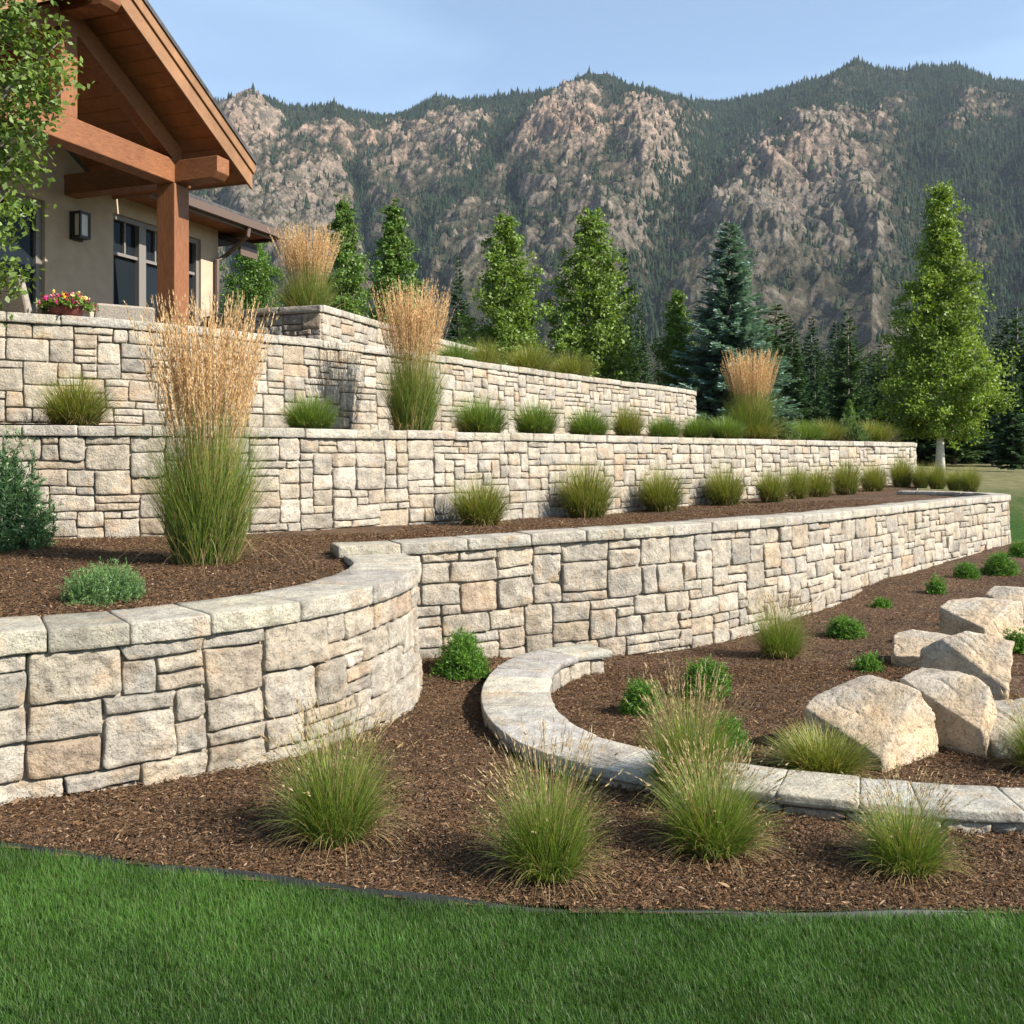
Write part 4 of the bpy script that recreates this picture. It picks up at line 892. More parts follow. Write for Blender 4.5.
# ------------------------------------------------------------------ boulders
def boulder(seed, dims, label, px, d, yaw, sink=.06, tilt=(0, 0), planes=11, power=None, cut=(), z=None, col=(.53, .405, .265)):
    rg = np.random.default_rng(seed); import bmesh
    bm = bmesh.new(); bmesh.ops.create_icosphere(bm, subdivisions=6, radius=1); V = np.array([v.co for v in bm.verts]); Fc = np.array([[v.index for v in f.verts] for f in bm.faces]); bm.free()
    nrm = [np.array(v, float) for v in ((1, 0, .05), (-1, .05, 0), (0, 1, 0), (.1, -1, .1), (0, .05, 1), (0, 0, -1))]; ds = [1, 1, 1, 1, 1, 1.0]
    for _ in range(planes):
        q = rg.normal(size=3); q /= np.linalg.norm(q); nrm.append(q); ds.append(rg.uniform(1.08, 1.32))
    for q, dd in cut: nrm.append(np.array(q, float)); ds.append(dd)
    nrm = np.array([q / np.linalg.norm(q) for q in nrm]); ds = np.array(ds)
    dt = V @ nrm.T; rad = np.where(dt > .02, ds[None, :] / np.maximum(dt, .02), 1e3)
    k = 95.0; r = (np.power(rad, -k).sum(1)) ** (-1 / k)
    P = V * r[:, None] * np.array(dims) / 2
    P0 = P / 1.0
    rk = fbm(P0 * 5 + seed, 5, ridged=True) - .4; st = noise3(np.stack([P0[:, 0] * 2 + seed, P0[:, 1] * 2, P0[:, 2] * 16], -1))
    P = P * (1 + (.05 * rk + .032 * st + .03 * noise3(P0 * 3.3 + 7 + seed) + .016 * fbm(P0 * 20, 3))[:, None])
    ck = noise3(P0 * np.array([4, 4, 6]) + 31 + seed); ck2 = noise3(P0 * 7 + 77 + seed); P = P * (1 - .035 * np.exp(-(ck / .035) ** 2) - .018 * np.exp(-(ck2 / .03) ** 2))[:, None]
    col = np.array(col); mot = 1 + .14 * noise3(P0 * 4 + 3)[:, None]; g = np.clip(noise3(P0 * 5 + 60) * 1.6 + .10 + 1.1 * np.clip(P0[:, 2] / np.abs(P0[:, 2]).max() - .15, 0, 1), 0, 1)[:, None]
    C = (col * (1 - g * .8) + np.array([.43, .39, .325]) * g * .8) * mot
    x = X(px, d); zg = float(h_bed(x, d)) if z is None else z
    o = obj('boulder', mesh_np(P, [Fc], C, smooth=True), M['boulder']); o.location = (x, d, zg + dims[2] / 2 - sink); o.rotation_euler = (tilt[0], tilt[1], yaw)
    tag(o, label, 'boulder', 'pale boulders set in the right hand mulch bed'); return o
boulder(1, (.52, .47, .41), 'largest pale boulder, nearest the flagstone curb, with broad flat mottled top', 870, 5.35, R(34), .05, (0, 0), 2, cut=[((-.60, -.22, .76), .60), ((-.2, .3, .93), .95), ((.75, -.2, .65), 1.12)])
boulder(2, (.28, .44, .43), 'upright split boulder right beside the largest one', 950, 5.5, R(40), .06, (0, R(-3)), 2, cut=[((-.45, -.35, .82), .86), ((.7, -.5, .5), 1.15)])
boulder(3, (.52, .40, .27), 'low rounded boulder at the right edge, lower of those cut by the frame', 1018, 5.45, R(8), .06, (0, R(-4)), 7, cut=[((-.5, -.3, .8), .9)], col=(.44, .38, .30))
boulder(4, (.26, .54, .50), 'leaning wedge shaped boulder in the middle of the group, tapering to the right', 966, 6.75, R(52), .08, (R(10), R(12)), 3, cut=[((.1, .75, .75), .78), ((-.6, -.3, .75), .85)])
boulder(5, (.58, .40, .26), 'flat slab boulder at the left back of the group', 934, 7.7, R(-14), .05, (0, R(6)), 3, cut=[((-.62, -.35, .7), .62), ((.1, -.5, .85), .9)])
boulder(6, (.52, .44, .42), 'broad block boulder behind the flat slab', 982, 8.3, R(26), .05, (0, 0), 3, cut=[((-.45, -.2, .88), .86)])
boulder(7, (.52, .5, .42), 'boulder furthest back, cut by the right edge of the frame', 1026, 9.0, R(18), .05, (0, R(5)), 4, cut=[((-.6, -.2, .8), .85)])

# ------------------------------------------------------------------ plants
def tuft_mesh(seed, n, h, r0, lean, wd, cb, ct, straw=.06, strawc=(.36, .27, .12), skirt=0, curl=1.0, seg=5, outer=.18, hv=(.55, 1.05)):
    rg = np.random.default_rng(seed); a = rg.uniform(0, 6.283, n); rr_ = r0 * np.sqrt(rg.random(n)); b = np.stack([np.cos(a) * rr_, np.sin(a) * rr_, np.zeros(n)], 1)
    az = a + rg.normal(0, 1.0, n); lean_ = np.clip(lean * (.10 + 1.0 * (rr_ / r0) ** .8) * rg.uniform(.5, 1.3, n), .02, 1.9)
    hgt = h * rg.uniform(hv[0], hv[1], n) * (1 - outer * (rr_ / r0) ** 2)
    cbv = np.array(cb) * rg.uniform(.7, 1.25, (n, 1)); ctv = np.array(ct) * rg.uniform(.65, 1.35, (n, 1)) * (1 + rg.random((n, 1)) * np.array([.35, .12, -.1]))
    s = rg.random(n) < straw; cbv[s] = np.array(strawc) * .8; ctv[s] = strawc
    V, Q, C = blades(b, hgt, wd * rg.uniform(.7, 1.3, n), lean_, seg, cbv, ctv, rg, curl, az)
    if skirt:
        k = skirt; a = rg.uniform(0, 6.283, k); b2 = np.stack([np.cos(a) * r0, np.sin(a) * r0, np.full(k, .01)], 1)
        c2 = np.array(strawc) * rg.uniform(.55, 1.2, (k, 1))
        V2, Q2, C2 = blades(b2, h * rg.uniform(.35, .75, k), np.full(k, wd * .9), rg.uniform(1.2, 2.5, k), seg, c2 * .8, c2, rg, 1.1, a + rg.normal(0, .3, k))
        V2[:, 2] = np.maximum(V2[:, 2], .006)
        Q = np.concatenate([Q, Q2 + len(V)]); V = np.vstack([V, V2]); C = np.vstack([C, C2])
    return V, Q, C
def plume_mesh(seed, n, h, r0, lean, frac, cs, cp, spike=10, wd=.003, size=.02, hv=(.8, 1.05)):
    """thin stems that end in feathery spikes"""
    rg = np.random.default_rng(seed); a = rg.uniform(0, 6.283, n); rr_ = r0 * np.sqrt(rg.random(n)); b = np.stack([np.cos(a) * rr_, np.sin(a) * rr_, np.zeros(n)], 1)
    az = a + rg.normal(0, .5, n); ln = np.clip(lean * (.15 + rr_ / r0) * rg.uniform(.4, 1.3, n), .01, 1.5); hh = h * rg.uniform(hv[0], hv[1], n)
    st = np.array(cs) * rg.uniform(.75, 1.2, (n, 1)); sg = 8
    V, Q, C = blades(b, hh, np.full(n, wd), ln, sg, st, st, rg, 1.0, az)
    mid = V.reshape(n, sg + 1, 2, 3).mean(2)
    k = spike; tt = 1 - frac * rg.random((n, k)) ** .9 * rg.uniform(.7, 1.0, (n, 1)); ii = np.clip((tt * sg).astype(int), 0, sg - 1); fr = (tt * sg - ii)[..., None]
    r_ = np.arange(n)[:, None]; p = mid[r_, ii] * (1 - fr) + mid[r_, ii + 1] * fr; d = mid[r_, ii + 1] - mid[r_, ii]; d /= np.linalg.norm(d, axis=-1)[..., None] + 1e-9
    p = p.reshape(-1, 3); d = d.reshape(-1, 3) + rg.normal(0, .22, (n * k, 3)); side = np.cross(d, rg.normal(size=(n * k, 3))); side /= np.linalg.norm(side, axis=1)[:, None]
    L = size * rg.uniform(1.2, 2.4, (n * k, 1)); wv = size * rg.uniform(.18, .34, (n * k, 1)); p = p + side * rg.normal(0, size * .16, (n * k, 1))
    V2 = np.stack([p - d * L * .3, p + side * wv, p + d * L, p - side * wv], 1).reshape(-1, 3); Q2 = np.arange(len(V2)).reshape(-1, 4)
    c2 = np.array(cp) * np.repeat(rg.uniform(.75, 1.2, (n, 1)), k, 0) * rg.uniform(.8, 1.2, (n * k, 1)); C2 = np.repeat(c2, 4, 0)
    return np.vstack([V, V2]), np.vstack([Q, Q2 + len(V)]), np.vstack([C, C2])
def mound_mesh(seed, nshoot, R_, H, leaves, ls, lw, col, tip, up=.35, jag=.22, shoot=.10):
    """low shrub: shoots radiating from a mound, each set with small leaves"""
    rg = np.random.default_rng(seed); u = rg.random(nshoot); az = rg.uniform(0, 6.283, nshoot); el = np.arcsin(u ** 1.0) * .96 + .03
    dirn = np.stack([np.cos(el) * np.cos(az), np.cos(el) * np.sin(az), np.sin(el)], 1); lump = 1 + jag * 1.6 * noise3(dirn * 2.1 + seed) + rg.normal(0, jag * .35, nshoot)
    tipp = dirn * lump[:, None] * np.array([R_, R_, H]); sd = dirn * .5 + np.array([0, 0, up]) + rg.normal(0, .25, (nshoot, 3)); sd /= np.linalg.norm(sd, axis=1)[:, None]
    st = tipp - sd * shoot
    t = rg.random((nshoot, leaves)); depth = rg.random((nshoot, 1)) ** 1.6 * .35
    p = (st[:, None] + sd[:, None] * (shoot * t[..., None])) * (1 - depth[..., None] * 1.0); p = p.reshape(-1, 3); p[:, 2] = np.maximum(p[:, 2], .01)
    n = len(p); s2 = np.repeat(sd, leaves, 0); ld = s2 * .7 + rg.normal(0, .55, (n, 3)); ld /= np.linalg.norm(ld, axis=1)[:, None]; sw = np.cross(ld, rg.normal(size=(n, 3))); sw /= np.linalg.norm(sw, axis=1)[:, None]
    L = ls * rg.uniform(.6, 1.3, (n, 1)); W = lw * rg.uniform(.7, 1.3, (n, 1))
    V = np.stack([p, p + ld * L * .5 + sw * W * .5, p + ld * L, p + ld * L * .5 - sw * W * .5], 1).reshape(-1, 3)
    tf = t.reshape(-1, 1); sv_ = np.repeat(rg.uniform(.75, 1.25, (nshoot, 1)), leaves, 0)
    C = (np.array(col) * (1 - tf) + np.array(tip) * tf) * sv_ * rg.uniform(.8, 1.2, (n, 1))
    return V, np.arange(n * 4).reshape(n, 4), np.repeat(C, 4, 0)

PR = {}
def proto(key, *parts): PR[key] = [(nm, mesh_np(a[0], [a[1]], a[2]), m) for nm, a, m in parts]
for k in range(3):
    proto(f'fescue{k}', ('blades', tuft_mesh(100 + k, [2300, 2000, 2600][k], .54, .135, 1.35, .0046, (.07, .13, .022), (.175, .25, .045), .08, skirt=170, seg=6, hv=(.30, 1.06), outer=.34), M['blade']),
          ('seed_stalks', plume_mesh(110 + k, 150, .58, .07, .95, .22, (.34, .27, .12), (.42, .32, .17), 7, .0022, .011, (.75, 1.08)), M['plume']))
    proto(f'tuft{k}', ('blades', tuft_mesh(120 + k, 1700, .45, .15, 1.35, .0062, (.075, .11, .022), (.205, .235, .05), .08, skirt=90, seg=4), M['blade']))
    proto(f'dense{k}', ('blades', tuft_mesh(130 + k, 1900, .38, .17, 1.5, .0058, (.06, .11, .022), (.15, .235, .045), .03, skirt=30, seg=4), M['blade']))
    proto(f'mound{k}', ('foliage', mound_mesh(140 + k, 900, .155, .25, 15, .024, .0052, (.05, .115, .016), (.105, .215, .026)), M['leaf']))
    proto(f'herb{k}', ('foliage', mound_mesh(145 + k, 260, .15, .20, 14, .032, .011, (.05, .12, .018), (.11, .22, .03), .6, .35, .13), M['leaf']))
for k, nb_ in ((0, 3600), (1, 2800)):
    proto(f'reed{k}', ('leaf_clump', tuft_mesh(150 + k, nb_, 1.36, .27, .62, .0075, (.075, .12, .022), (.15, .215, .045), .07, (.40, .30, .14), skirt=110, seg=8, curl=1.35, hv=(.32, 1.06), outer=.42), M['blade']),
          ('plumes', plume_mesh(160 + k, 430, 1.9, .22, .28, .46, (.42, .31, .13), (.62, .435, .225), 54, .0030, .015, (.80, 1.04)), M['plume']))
V, Q, C = mound_mesh(170, 700, .34, .28, 26, .030, .006, (.055, .115, .040), (.15, .25, .085), .55, .20, .15); proto('juniper', ('foliage', (V, Q, C), M['leaf']))
V, Q, C = mound_mesh(171, 620, .52, .86, 30, .055, .013, (.030, .075, .028), (.08, .15, .055), .2, .35, .24); proto('shrub', ('foliage', (V, Q, C), M['leaf']))
V, Q, C = mound_mesh(172, 900, .5, .5, 22, .05, .015, (.05, .095, .03), (.12, .17, .05), .6, .35, .2); proto('wild', ('foliage', (V, Q, C), M['leaf']))
ROOT = {}
PS = {'fescue': (.61, .50), 'tuft': (.50, .40), 'dense': (.46, .33), 'mound': (.34, .28), 'herb': (.36, .24), 'reed': (1.05, 1.9), 'juniper': (.76, .33), 'shrub': (1.15, 1.0), 'wild': (1.15, .55)}
def plant(key, name, label, cat, px, d, zf, wpx, hpx, group=None, dz=-.012):
    x = X(px, d); z = zf(x, d) if callable(zf) else zf
    fam = key.rstrip('0123456789'); pw, ph = PS[fam]; jit = .12 if fam in ('tuft', 'dense', 'mound') else 0; sx = wpx * d / F / pw * random.uniform(1 - jit, 1 + jit); sz = hpx * d / F / ph * random.uniform(1 - jit, 1 + jit)
    parts = PR[key]
    if len(parts) == 1:
        o = obj(name, parts[0][1], parts[0][2])
    else:
        o = empty(name)
        for nm, me, m in parts: obj(nm, me, m, o)
    o.location = (x, d, float(z) + dz); o.rotation_euler = (0, 0, random.uniform(0, 6.28)); o.scale = (sx, sx, sz); tag(o, label, cat, group); return o
def dfor(px, py, hf):
    d = 6.0
    for _ in range(60): d = .5 * d + .5 * (CAMZ - float(hf(X(px, d), d))) * F / (py - HZ)
    return d
GL = 'feathery grass clumps in the front mulch bed'
for i, (px, py, wp, hp, lb) in enumerate([(335, 838, 122, 125, 'feathery green grass clump in front of the curved left wall'), (547, 874, 120, 128, 'feathery grass clump in front, left of where the curb bends'),
        (690, 800, 105, 118, 'feathery grass clump right behind another one, beside the flagstone curb'), (712, 850, 118, 100, 'feathery grass clump standing before another, half hiding the curb'),
        (905, 868, 105, 85, 'feathery grass clump in front of the curb at the right')]):
    plant(f'fescue{i % 3}', 'grass_clump', lb, 'grass clump', px, dfor(px, py, h_bed), h_bed, wp, hp, GL)
plant('fescue1', 'grass_clump', 'taller grass clump with straw coloured skirt against the long lower wall', 'grass clump', 780, dfor(780, 657, h_bed), h_bed, 62, 62, 'grass clumps inside the curb')
plant('tuft2', 'grass_clump', 'spiky grass clump just inside the curb, left of the largest boulder', 'grass clump', 822, dfor(822, 772, h_bed), h_bed, 82, 50, 'grass clumps inside the curb')
plant('fescue2', 'grass_clump', 'wispy grass clump at the lower right frame edge behind the curb', 'grass clump', 1044, dfor(1030, 770, h_bed), h_bed, 80, 70, 'grass clumps inside the curb')
GM = 'small green shrubs in the mulch beds'
for i, (k, px, py, wp, hp, lb) in enumerate([('mound', 462, 674, 62, 54, 'bright green mounded shrub between the curved left wall and the curb'), ('mound', 642, 712, 46, 42, 'rounded bright green shrub at the left inside the curb'),
        ('mound', 706, 695, 56, 43, 'rounded bright green shrub behind the feathery clumps, nearest the long wall'), ('mound', 727, 752, 54, 48, 'rounded green shrub just inside the curb, partly behind the feathery clumps'),
        ('mound', 846, 636, 42, 24, 'low green shrub in open mulch midway along the long wall'), ('herb', 868, 670, 34, 22, 'small dark green herb alone in open mulch before the boulders'), ('herb', 882, 607, 24, 14, 'tiny green herb near the long wall, smallest of the bed'),
        ('herb', 936, 593, 24, 22, 'small green herb by the far part of the long wall'), ('mound', 967, 578, 28, 20, 'small green shrub by the far part of the long wall, left of a larger one'), ('mound', 1000, 574, 40, 26, 'wide green shrub near the far end of the long wall'),
        ('mound', 1020, 556, 28, 18, 'green shrub at the right edge near the end of the long wall'), ('herb', 1020, 652, 42, 28, 'green herb at the right edge behind the wedge boulder')]):
    plant(f'{k}{i % 3}', 'shrub', lb, 'shrub', px, dfor(px, py, h_bed), h_bed, wp, hp, GM)
# curved bed, upper left
plant('reed0', 'reed_grass', 'largest feather reed grass with tall golden plumes, in the bed above the curved left wall', 'ornamental grass', 206, 7.25, h_t1, 118, 262, 'plumed feather reed grasses')
plant('juniper', 'juniper_shrub', 'low spreading juniper in the mulch above the curved left wall', 'shrub', 103, dfor(103, 600, h_t1), h_t1, 92, 46)
plant('shrub', 'conifer_shrub', 'dark blue green shrub at the left edge before the middle wall', 'shrub', 2, 8.3, h_t1, 108, 118)
# row before the middle wall
pd_y = lambda px: float(np.interp(px, [(PD.Q[i, 0] / PD.Q[i, 1] * F + 512) for i in range(0, len(PD.Q) - 110, 5)], [PD.Q[i, 1] for i in range(0, len(PD.Q) - 110, 5)]))
pe_y = lambda px: float(np.interp(px, [(PE.Q[i, 0] / PE.Q[i, 1] * F + 512) for i in range(0, len(PE.Q) - 110, 5)], [PE.Q[i, 1] for i in range(0, len(PE.Q) - 110, 5)]))
ROW = [(480, 54, 54, 'grass tuft in the lower row, leftmost one, in front of the middle wall'), (587, 52, 50, 'grass tuft of the lower row, second from the left'), (661, 48, 44, 'grass tuft of the lower row, third from the left'),
       (725, 46, 39, 'grass tuft of the lower row, fourth from the left'), (772, 42, 36, 'fifth grass tuft of the lower row, where the row closes up'), (797, 34, 34, 'sixth grass tuft of the lower row, touching the fifth'), (819, 32, 32, 'seventh grass tuft of the lower row'),
       (846, 34, 30, 'eighth grass tuft of the lower row'), (873, 30, 27, 'ninth grass tuft of the lower row'), (902, 30, 26, 'tenth grass tuft of the lower row, before the end of the middle wall'), (921, 24, 23, 'eleventh grass tuft of the lower row, before the end of the middle wall'),
       (937, 26, 23, 'twelfth grass tuft of the lower row, under the lone broadleaf tree'), (956, 26, 22, 'last but one grass tuft of the lower row'), (970, 24, 22, 'last grass tuft of the lower row, by the far bend of the cap')]
for i, (px, wp, hp, lb) in enumerate(ROW):
    d = pd_y(min(px, 905)) - (.75 if px < 760 else 1.5) - max(0, px - 905) * .03
    plant(f'tuft{i % 3}', 'grass_tuft', lb, 'grass tuft', px, d, h_t1, wp * (.96 if i < 4 else .82), hp + 5, 'row of grass tufts before the middle wall')
# row before the top wall
UP = [('tuft', 75, 62, 48, .5, 'grass tuft on the upper bed at the far left, under the flower pot'), ('dense', 310, 46, 40, .5, 'grass tuft on the upper bed between the two plumed grasses'), ('dense', 480, 46, 34, .4, 'grass tuft on the upper bed right after the second plumed grass'),
      ('dense', 536, 42, 34, .4, 'second grass tuft after the plumed grass on the upper bed'), ('dense', 588, 38, 32, .4, 'third grass tuft after the plumed grass on the upper bed'), ('tuft', 628, 34, 34, .4, 'fourth tuft on the upper bed, with a straw tip'), ('dense', 664, 34, 25, .4, 'fifth tuft on the upper bed, low and rounded'),
      ('dense', 697, 32, 22, .35, 'sixth tuft on the upper bed, below the end of the top wall'), ('dense', 727, 30, 20, .3, 'seventh tuft on the upper bed, left of the plumed grass on the right')]
for i, (k, px, wp, hp, f, lb) in enumerate(UP):
    d = pd_y(px) * (1 - f * .9) + pe_y(min(px, 690)) * f * .9 if px < 700 else pd_y(px) + 1.2
    plant(f'{k}{i % 3}', 'grass_tuft', lb, 'grass tuft', px, d, h_t2, wp, hp + 6, 'row of grass tufts on the upper bed')
for i, px in enumerate((758, 782, 803, 826, 850, 872)):
    plant(['tuft0', 'wild', 'dense1', 'tuft1', 'wild', 'tuft2'][i], 'grass_tuft', ['tuft at the foot of the right plumed grass', 'brownish wild plant right of the right plumed grass', 'green tuft between two brownish wild plants over the middle wall', 'pale tuft on the upper bed over the narrowing middle wall', 'brownish low plant near the end of the upper bed', 'last tuft of the upper bed near the end of the middle wall'][i], 'grass tuft', px, pd_y(px) + 1.0, h_t2, 38, 24, 'row of grass tufts on the upper bed')
plant('reed1', 'reed_grass', 'plumed reed grass on the upper bed, left of the row of tufts', 'ornamental grass', 413, 12.5, h_t2, 70, 150, 'plumed feather reed grasses')
plant('reed0', 'reed_grass', 'plumed reed grass in front of the blue spruce, furthest right', 'ornamental grass', 751, pd_y(751) + 1.3, h_t2, 54, 90, 'plumed feather reed grasses')
plant('reed1', 'reed_grass', 'plumed reed grass on the corner planter beside the house eave', 'ornamental grass', 307, 14.9, 3.62, 64, 94, 'plumed feather reed grasses')
for i, (px, wp, hp, lb) in enumerate([(455, 34, 22, 'green tuft on top of the upper wall next to the planter end'), (484, 34, 30, 'straw tipped tuft on top of the upper wall, second along'), (530, 40, 26, 'broad tuft on top of the upper wall below the broad columnar tree'), (571, 38, 24, 'tuft on top of the upper wall left of the white trunk')]):
    plant(f'{"tuft" if i else "dense"}{i % 3}', 'grass_tuft', lb, 'grass tuft', px, pe_y(px) + .7, h_t3, wp, hp + 8, 'tufts on top of the upper wall')

# ------------------------------------------------------------------ house
HB = Vector((-4.154, 12.2)); HU = Vector((.3518, .93607)); HN = Vector((.93607, -.3518)); FL = 2.66
def fr(q): t, o_, z = q; p = HB + HU * t + HN * o_; return (p.x, p.y, z)
def tpx(px, off):
    k = (px - 512) / F; b = HB + HN * off; return (k * b.y - b.x) / (HU.x - k * HU.y)
def adopt(root):
    for c in root.children: c.matrix_parent_inverse = Matrix.Translation(-Vector(root.location))
house = empty('house', fr((1.0, -1.7, FL))); tag(house, 'tan stucco house with timber gable porch at the upper left', 'house')
S = math.tan(.533); L_ = 1.753; ZR = 5.416; ZF = 5.259; O_ = .603; E_ = .727
def hbox(name, mat, boxes, bevel=.0, parent=None):
    mb = MB()
    for lo, hi in boxes: mb.box(lo, hi, fr)
    return mb.build(name, mat, parent or house, bevel)
W0 = -1.6
d0, d1 = tpx(2, W0), tpx(45, W0); w0, w1 = tpx(113, W0), tpx(201, W0); wend = tpx(218, W0)
hbox('wall', M['stucco'], [((-6, W0 - .28, 2.4), (d0 - 1.0, W0, 5.12)), ((d1, W0 - .28, 2.4), (w0, W0, 5.12)), ((w1, W0 - .28, 2.4), (wend, W0, 5.12)), ((w0, W0 - .28, 4.88), (w1, W0, 5.12)), ((d0 - 1.0, W0 - .28, 4.76), (d1, W0, 5.12)), ((w0, W0 - .28, 2.4), (w1, W0, 2.72)), ((wend - .28, W0 - 7, 2.4), (wend, W0 - .28, 5.12)), ((-6, W0 - 7, 2.4), (wend - .28, W0 - 6.8, 5.12))])
mb = MB(); gp = [(-L_ - 2.3, 5.122), (-L_ + 2.3, 5.122), (-L_, 6.48)]; mb.add([fr((t, o, z)) for o in (W0 - .01, W0 - .25) for t, z in gp], [(0, 1, 2), (5, 4, 3), (0, 3, 4, 1), (1, 4, 5, 2), (2, 5, 3, 0)]); mb.build('gable_wall', M['stucco'], house)
# glazed door
door = hbox('door', M['frame'], [((d0 - 1.0, W0 - .16, 4.66), (d1, W0 - .05, 4.76)), ((d1 - .09, W0 - .16, 2.66), (d1, W0 - .05, 4.66)), ((d0 - 1.0, W0 - .16, 2.66), (d0 - .91, W0 - .05, 4.66)), ((d0 - .2, W0 - .16, 2.66), (d0 - .1, W0 - .05, 4.66)), ((d0 - .91, W0 - .15, 2.66), (d1 - .09, W0 - .06, 2.8))], .006)
hbox('pane', M['glass'], [((d0 - .95, W0 - .12, 2.78), (d1 - .05, W0 - .10, 4.7))], parent=door)
# window: three units with a transom bar
fw = [((w0, W0 - .16, 4.81), (w1, W0 - .04, 4.88)), ((w0, W0 - .16, 2.72), (w1, W0 - .04, 2.80)), ((w0, W0 - .16, 2.8), (w0 + .06, W0 - .04, 4.81)), ((w1 - .06, W0 - .16, 2.8), (w1, W0 - .04, 4.81))]
wd = (w1 - w0) / 3
for i in (1, 2): fw.append(((w0 + wd * i - .07, W0 - .16, 2.8), (w0 + wd * i + .07, W0 - .035, 4.81)))
for i in range(3):
    a, b = w0 + wd * i + .07, w0 + wd * (i + 1) - .07
    fw.append(((a, W0 - .15, 4.33), (b, W0 - .06, 4.375))); fw.append((((a + b) / 2 - .014, W0 - .15, 4.375), ((a + b) / 2 + .014, W0 - .07, 4.81)))
win = hbox('window', M['frame'], fw, .004)
hbox('pane', M['glass'], [((w0 + .03, W0 - .125, 2.76), (w1 - .03, W0 - .11, 4.85))], parent=win)
# main roof with eave
mr_ = MB(); e0 = -1.05; pit = math.tan(R(22)); tA, tB = tpx(150, e0), tpx(280, e0)
def slab(mb, t0, t1, oa, ob, za, zb, th_): 
    p = [(t0, oa, za - th_), (t1, oa, za - th_), (t1, ob, zb - th_), (t0, ob, zb - th_)]; p += [(a, b, c + th_) for a, b, c in p]; mb.hexa([fr(q) for q in p])
slab(mr_, tA, tB, e0 + .03, -5.2, 5.285, 5.285 + 4.2 * pit, .05); slab(mr_, tA, tB, -5.2, -9.3, 5.285 + 4.2 * pit, 5.285, .05)
roof = mr_.build('roof', M['shingle'], house)
hbox('fascia', M['gutter'], [((tA, e0 - .03, 5.06), (tB - .02, e0, 5.232)), ((tB - .05, e0 - 4, 5.07), (tB - .02, e0 - .03, 5.22))], parent=roof)
hbox('soffit', M['timber_d'], [((tA, W0 - .3, 5.125), (tB - .06, e0 - .035, 5.16))], parent=roof)
gt = MB()
gt.box((tA, e0 + .004, 5.10), (tB, e0 + .10, 5.215), fr)
tg = tpx(246, e0)
gt.tube([fr((tg, e0 + .05, 5.1)), fr((tg, e0 + .04, 4.98)), fr((wend + .06, W0 + .10, 4.72)), fr((wend - .1, W0 + .06, 4.62)), fr((wend - .1, W0 + .05, 2.7))], .035, 8)
gt.build('gutter', M['gutter'], roof)
# lower wing roof beyond the wall end
wg = MB(); tw = tpx(241, -1.3); slab(wg, 3.6, tw, -1.3, -4.5, 4.98, 6.0, .09); wing = wg.build('roof', M['shingle'], house)
hbox('fascia', M['gutter'], [((3.6, -1.33, 4.74), (tw - .02, -1.29, 4.885))], parent=wing)
hbox('wall', M['stucco'], [((wend + .01, -5, 2.4), (tw - .5, -2.2, 4.9))])
# gable porch
porch = MB()
def gslab(mb, ta, tb, oa, ob, zlo, zhi):
    """prism that follows the rake: zlo/zhi are heights at t=0 of lower and upper face"""
    for sgn in (1, -1):
        def tt(t): return t if sgn > 0 else -2 * L_ - t
        a, b = (ta, tb); p = [(tt(a), oa, zlo - S * a), (tt(b), oa, zlo - S * b), (tt(b), ob, zlo - S * b), (tt(a), ob, zlo - S * a)]; p += [(q[0], q[1], q[2] + zhi - zlo) for q in p]
        if (sgn > 0) == (oa < ob): mb.hexa([fr(q) for q in p])
        else: mb.hexa([fr(q) for q in (p[3], p[2], p[1], p[0], p[7], p[6], p[5], p[4])])
m_ = MB(); gslab(m_, -L_, E_ + .04, -4.5, O_ + .075, ZR + .335, ZR + .39); groof = m_.build('roof', M['shingle'], house)
m_ = MB()
npl = 15
for i in range(npl):
    a = -L_ + (E_ + L_) * i / npl; b = -L_ + (E_ + L_) * (i + 1) / npl; gslab(m_, a + .004, b - .004, W0 + .01, O_ - .004, ZR + .09 - .0, ZR + .12)
m_.build('soffit', M['timber_d'], groof)
m_ = MB(); gslab(m_, -L_, E_, W0 + .0, O_ - .006, ZR + .125, ZR + .333); m_.build('deck', M['timber_d'], groof)
m_ = MB(); gslab(m_, -L_, E_ + .01, O_, O_ + .03, ZR, ZR + .20); gslab(m_, -L_, E_ + .03, O_, O_ + .055, ZR + .203, ZR + .333); m_.build('fascia', M['fascia'], groof, .004)
for sg_ in (1, -1):
    m_ = MB(); tt_ = [(E_ + .002), (E_ + .03)]; q_ = [t if sg_ > 0 else -2 * L_ - t for t in tt_]; zl, zh = ZR + .07 - S * E_, ZR + .335 - S * E_
    m_.box((min(q_), W0, zl), (max(q_), O_ - .002, zh), fr); m_.build('fascia', M['fascia'], groof)
ZC = 5.18; HC = .284
hbox('tie_beam', M['timber'], [((-2 * L_ - .2, -.12, ZC - HC), (.19, .12, ZC))], .012)
m_ = MB(); gslab(m_, -L_ + .1, .05, -.09, .09, ZF - .13, ZF + .13); m_.build('rafter', M['timber'], house, .01)
hbox('king_post', M['timber_post'], [((-L_ - .115, -.10, ZC + .002), (-L_ + .115, .10, 6.40))], .01)
def beam(t, z0, z1, half, oend, bv):
    mb = MB(); p = [(t - half, W0 - .05, z0), (t + half, W0 - .05, z0), (t + half, oend - bv, z0), (t - half, oend - bv, z0), (t - half, W0 - .05, z1), (t + half, W0 - .05, z1), (t + half, oend, z1), (t - half, oend, z1)]
    p2 = [(t - half, oend, z0 + bv), (t + half, oend, z0 + bv)]
    a = [fr(q) for q in p + p2]
    mb.add(a, [(0, 1, 2, 3), (7, 6, 5, 4), (0, 4, 5, 1), (3, 2, 9, 8), (8, 9, 6, 7), (1, 5, 6, 9, 2), (0, 3, 8, 7, 4)]); return mb.build('purlin', M['timber'], house, .008)
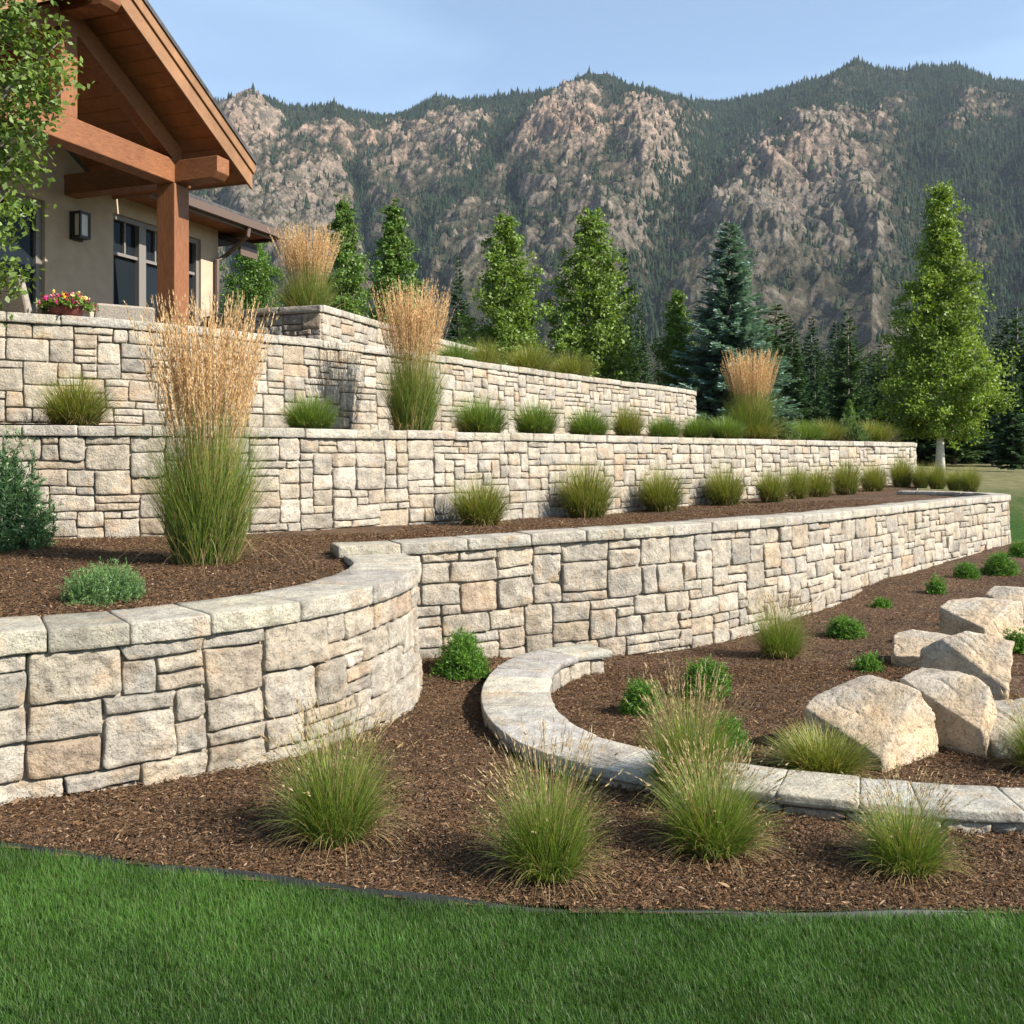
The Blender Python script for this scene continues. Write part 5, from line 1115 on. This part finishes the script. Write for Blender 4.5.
beam(0, ZC - HC + .012, ZC - .014, .115, .74, .07); beam(-2 * L_, ZC - HC + .012, ZC - .014, .115, .74, .07); beam(-L_, 6.24, 6.52, .115, .68, .06)
for t in (0, -2 * L_): hbox('post', M['timber_post'], [((t - .135, -.135, 2.66), (t + .135, .135, ZC - HC - .002))], .012)
# wall lantern
tl = tpx(79, W0 + .06); ll = hbox('wall_lamp', M['metal'], [((tl - .10, W0, 4.36), (tl + .10, W0 + .03, 4.72)), ((tl - .09, W0 + .03, 4.69), (tl + .09, W0 + .17, 4.72)), ((tl - .09, W0 + .03, 4.38), (tl + .09, W0 + .17, 4.41))] + [((tl + a - .012, W0 + b - .012, 4.41), (tl + a + .012, W0 + b + .012, 4.69)) for a in (-.078, .078) for b in (.045, .158)])
hbox('lamp_glass', M['lampglass'], [((tl - .066, W0 + .05, 4.412), (tl + .066, W0 + .148, 4.688))], parent=ll)
adopt(house)

# ------------------------------------------------------------------ patio things
def lounge_chair(px, d, rz, label, name='lounge_chair'):
    o = empty(name, (X(px, d), d, FL), rz); tag(o, label, 'chair')
    mb = MB(); mb.box((-.36, -.36, .12), (.36, .36, .34)); mb.build('seat', M['wicker'], o, .03)
    mb = MB(); mb.hexa([(-.36, .28, .34), (.36, .28, .34), (.36, .38, .34), (-.36, .38, .34), (-.33, .42, .86), (.33, .42, .86), (.33, .49, .86), (-.33, .49, .86)]); mb.build('backrest', M['wicker'], o, .03)
    for s in (-1, 1): mb = MB(); mb.box((s * .35 - .05, -.36, .343), (s * .35 + .05, .26, .56)); mb.build('armrest', M['wicker'], o, .02)
    for sx in (-.31, .31):
        for sy in (-.31, .31): mb = MB(); mb.tube([(sx, sy, 0), (sx, sy, .12)], .025); mb.build('leg', M['metal'], o)
    mb = MB(); mb.box((-.29, -.34, .343), (.29, .27, .44)); mb.build('cushion', M['cushion'], o, .03); o.scale = (1, 1, .80 if px > 50 else 1.0)
lounge_chair(32, 11.15, R(160), 'wicker patio chair seen from behind at the left edge above the top wall')
lounge_chair(116, 12.0, R(215), 'low beige wicker seat on the patio between the flower pot and the window')
fx, fd = X(66, 10.72), 10.75; zc_ = 3.08
pot = empty('flower_pot', (fx, fd, zc_)); tag(pot, 'dark red bowl planter overflowing with pink and yellow flowers on the top wall cap', 'flower pot')
prof = [(.02, 0), (.12, .0), (.17, .04), (.20, .11), (.205, .13), (.185, .13), (.17, .10), (.0, .09)]; mb = MB(); k = 28
vs = [(r_ * math.cos(2 * math.pi * j / k), r_ * math.sin(2 * math.pi * j / k), z) for r_, z in prof for j in range(k)]
mb.add(vs, [(i * k + j, i * k + (j + 1) % k, (i + 1) * k + (j + 1) % k, (i + 1) * k + j) for i in range(len(prof) - 1) for j in range(k)]); mb.build('bowl', M['terracotta'], pot, smooth=True)
V, Q, C = mound_mesh(200, 260, .26, .13, 9, .05, .025, (.05, .11, .02), (.16, .24, .04), .5, .3, .09); V[:, 2] += .10; obj('foliage', mesh_np(V, [Q], C), M['leaf'], pot)
rgp = np.random.default_rng(9)
def petals(n, cols, seed, zlo):
    rg = np.random.default_rng(seed); a = rg.uniform(0, 6.283, n); r_ = np.sqrt(rg.random(n)) * .30; c = np.stack([np.cos(a) * r_, np.sin(a) * r_, zlo + .12 * (1 - (r_ / .32) ** 2) + rg.normal(0, .02, n)], 1)
    cc = np.repeat(c, 5, 0) + rg.normal(0, .010, (n * 5, 3)); V, Q = leaf_quads(cc, .032, rg, .8, .8); col = np.array(cols)[rg.integers(0, len(cols), n)]
    return mesh_np(V, [Q], np.repeat(np.repeat(col, 5, 0), 4, 0))
obj('blossoms', petals(75, [(.55, .03, .22), (.62, .06, .32), (.5, .02, .1), (.75, .35, .45)], 3, .12), M['leaf'], pot)
obj('blossoms', petals(20, [(.75, .5, .05), (.8, .62, .2)], 4, .14), M['leaf'], pot)
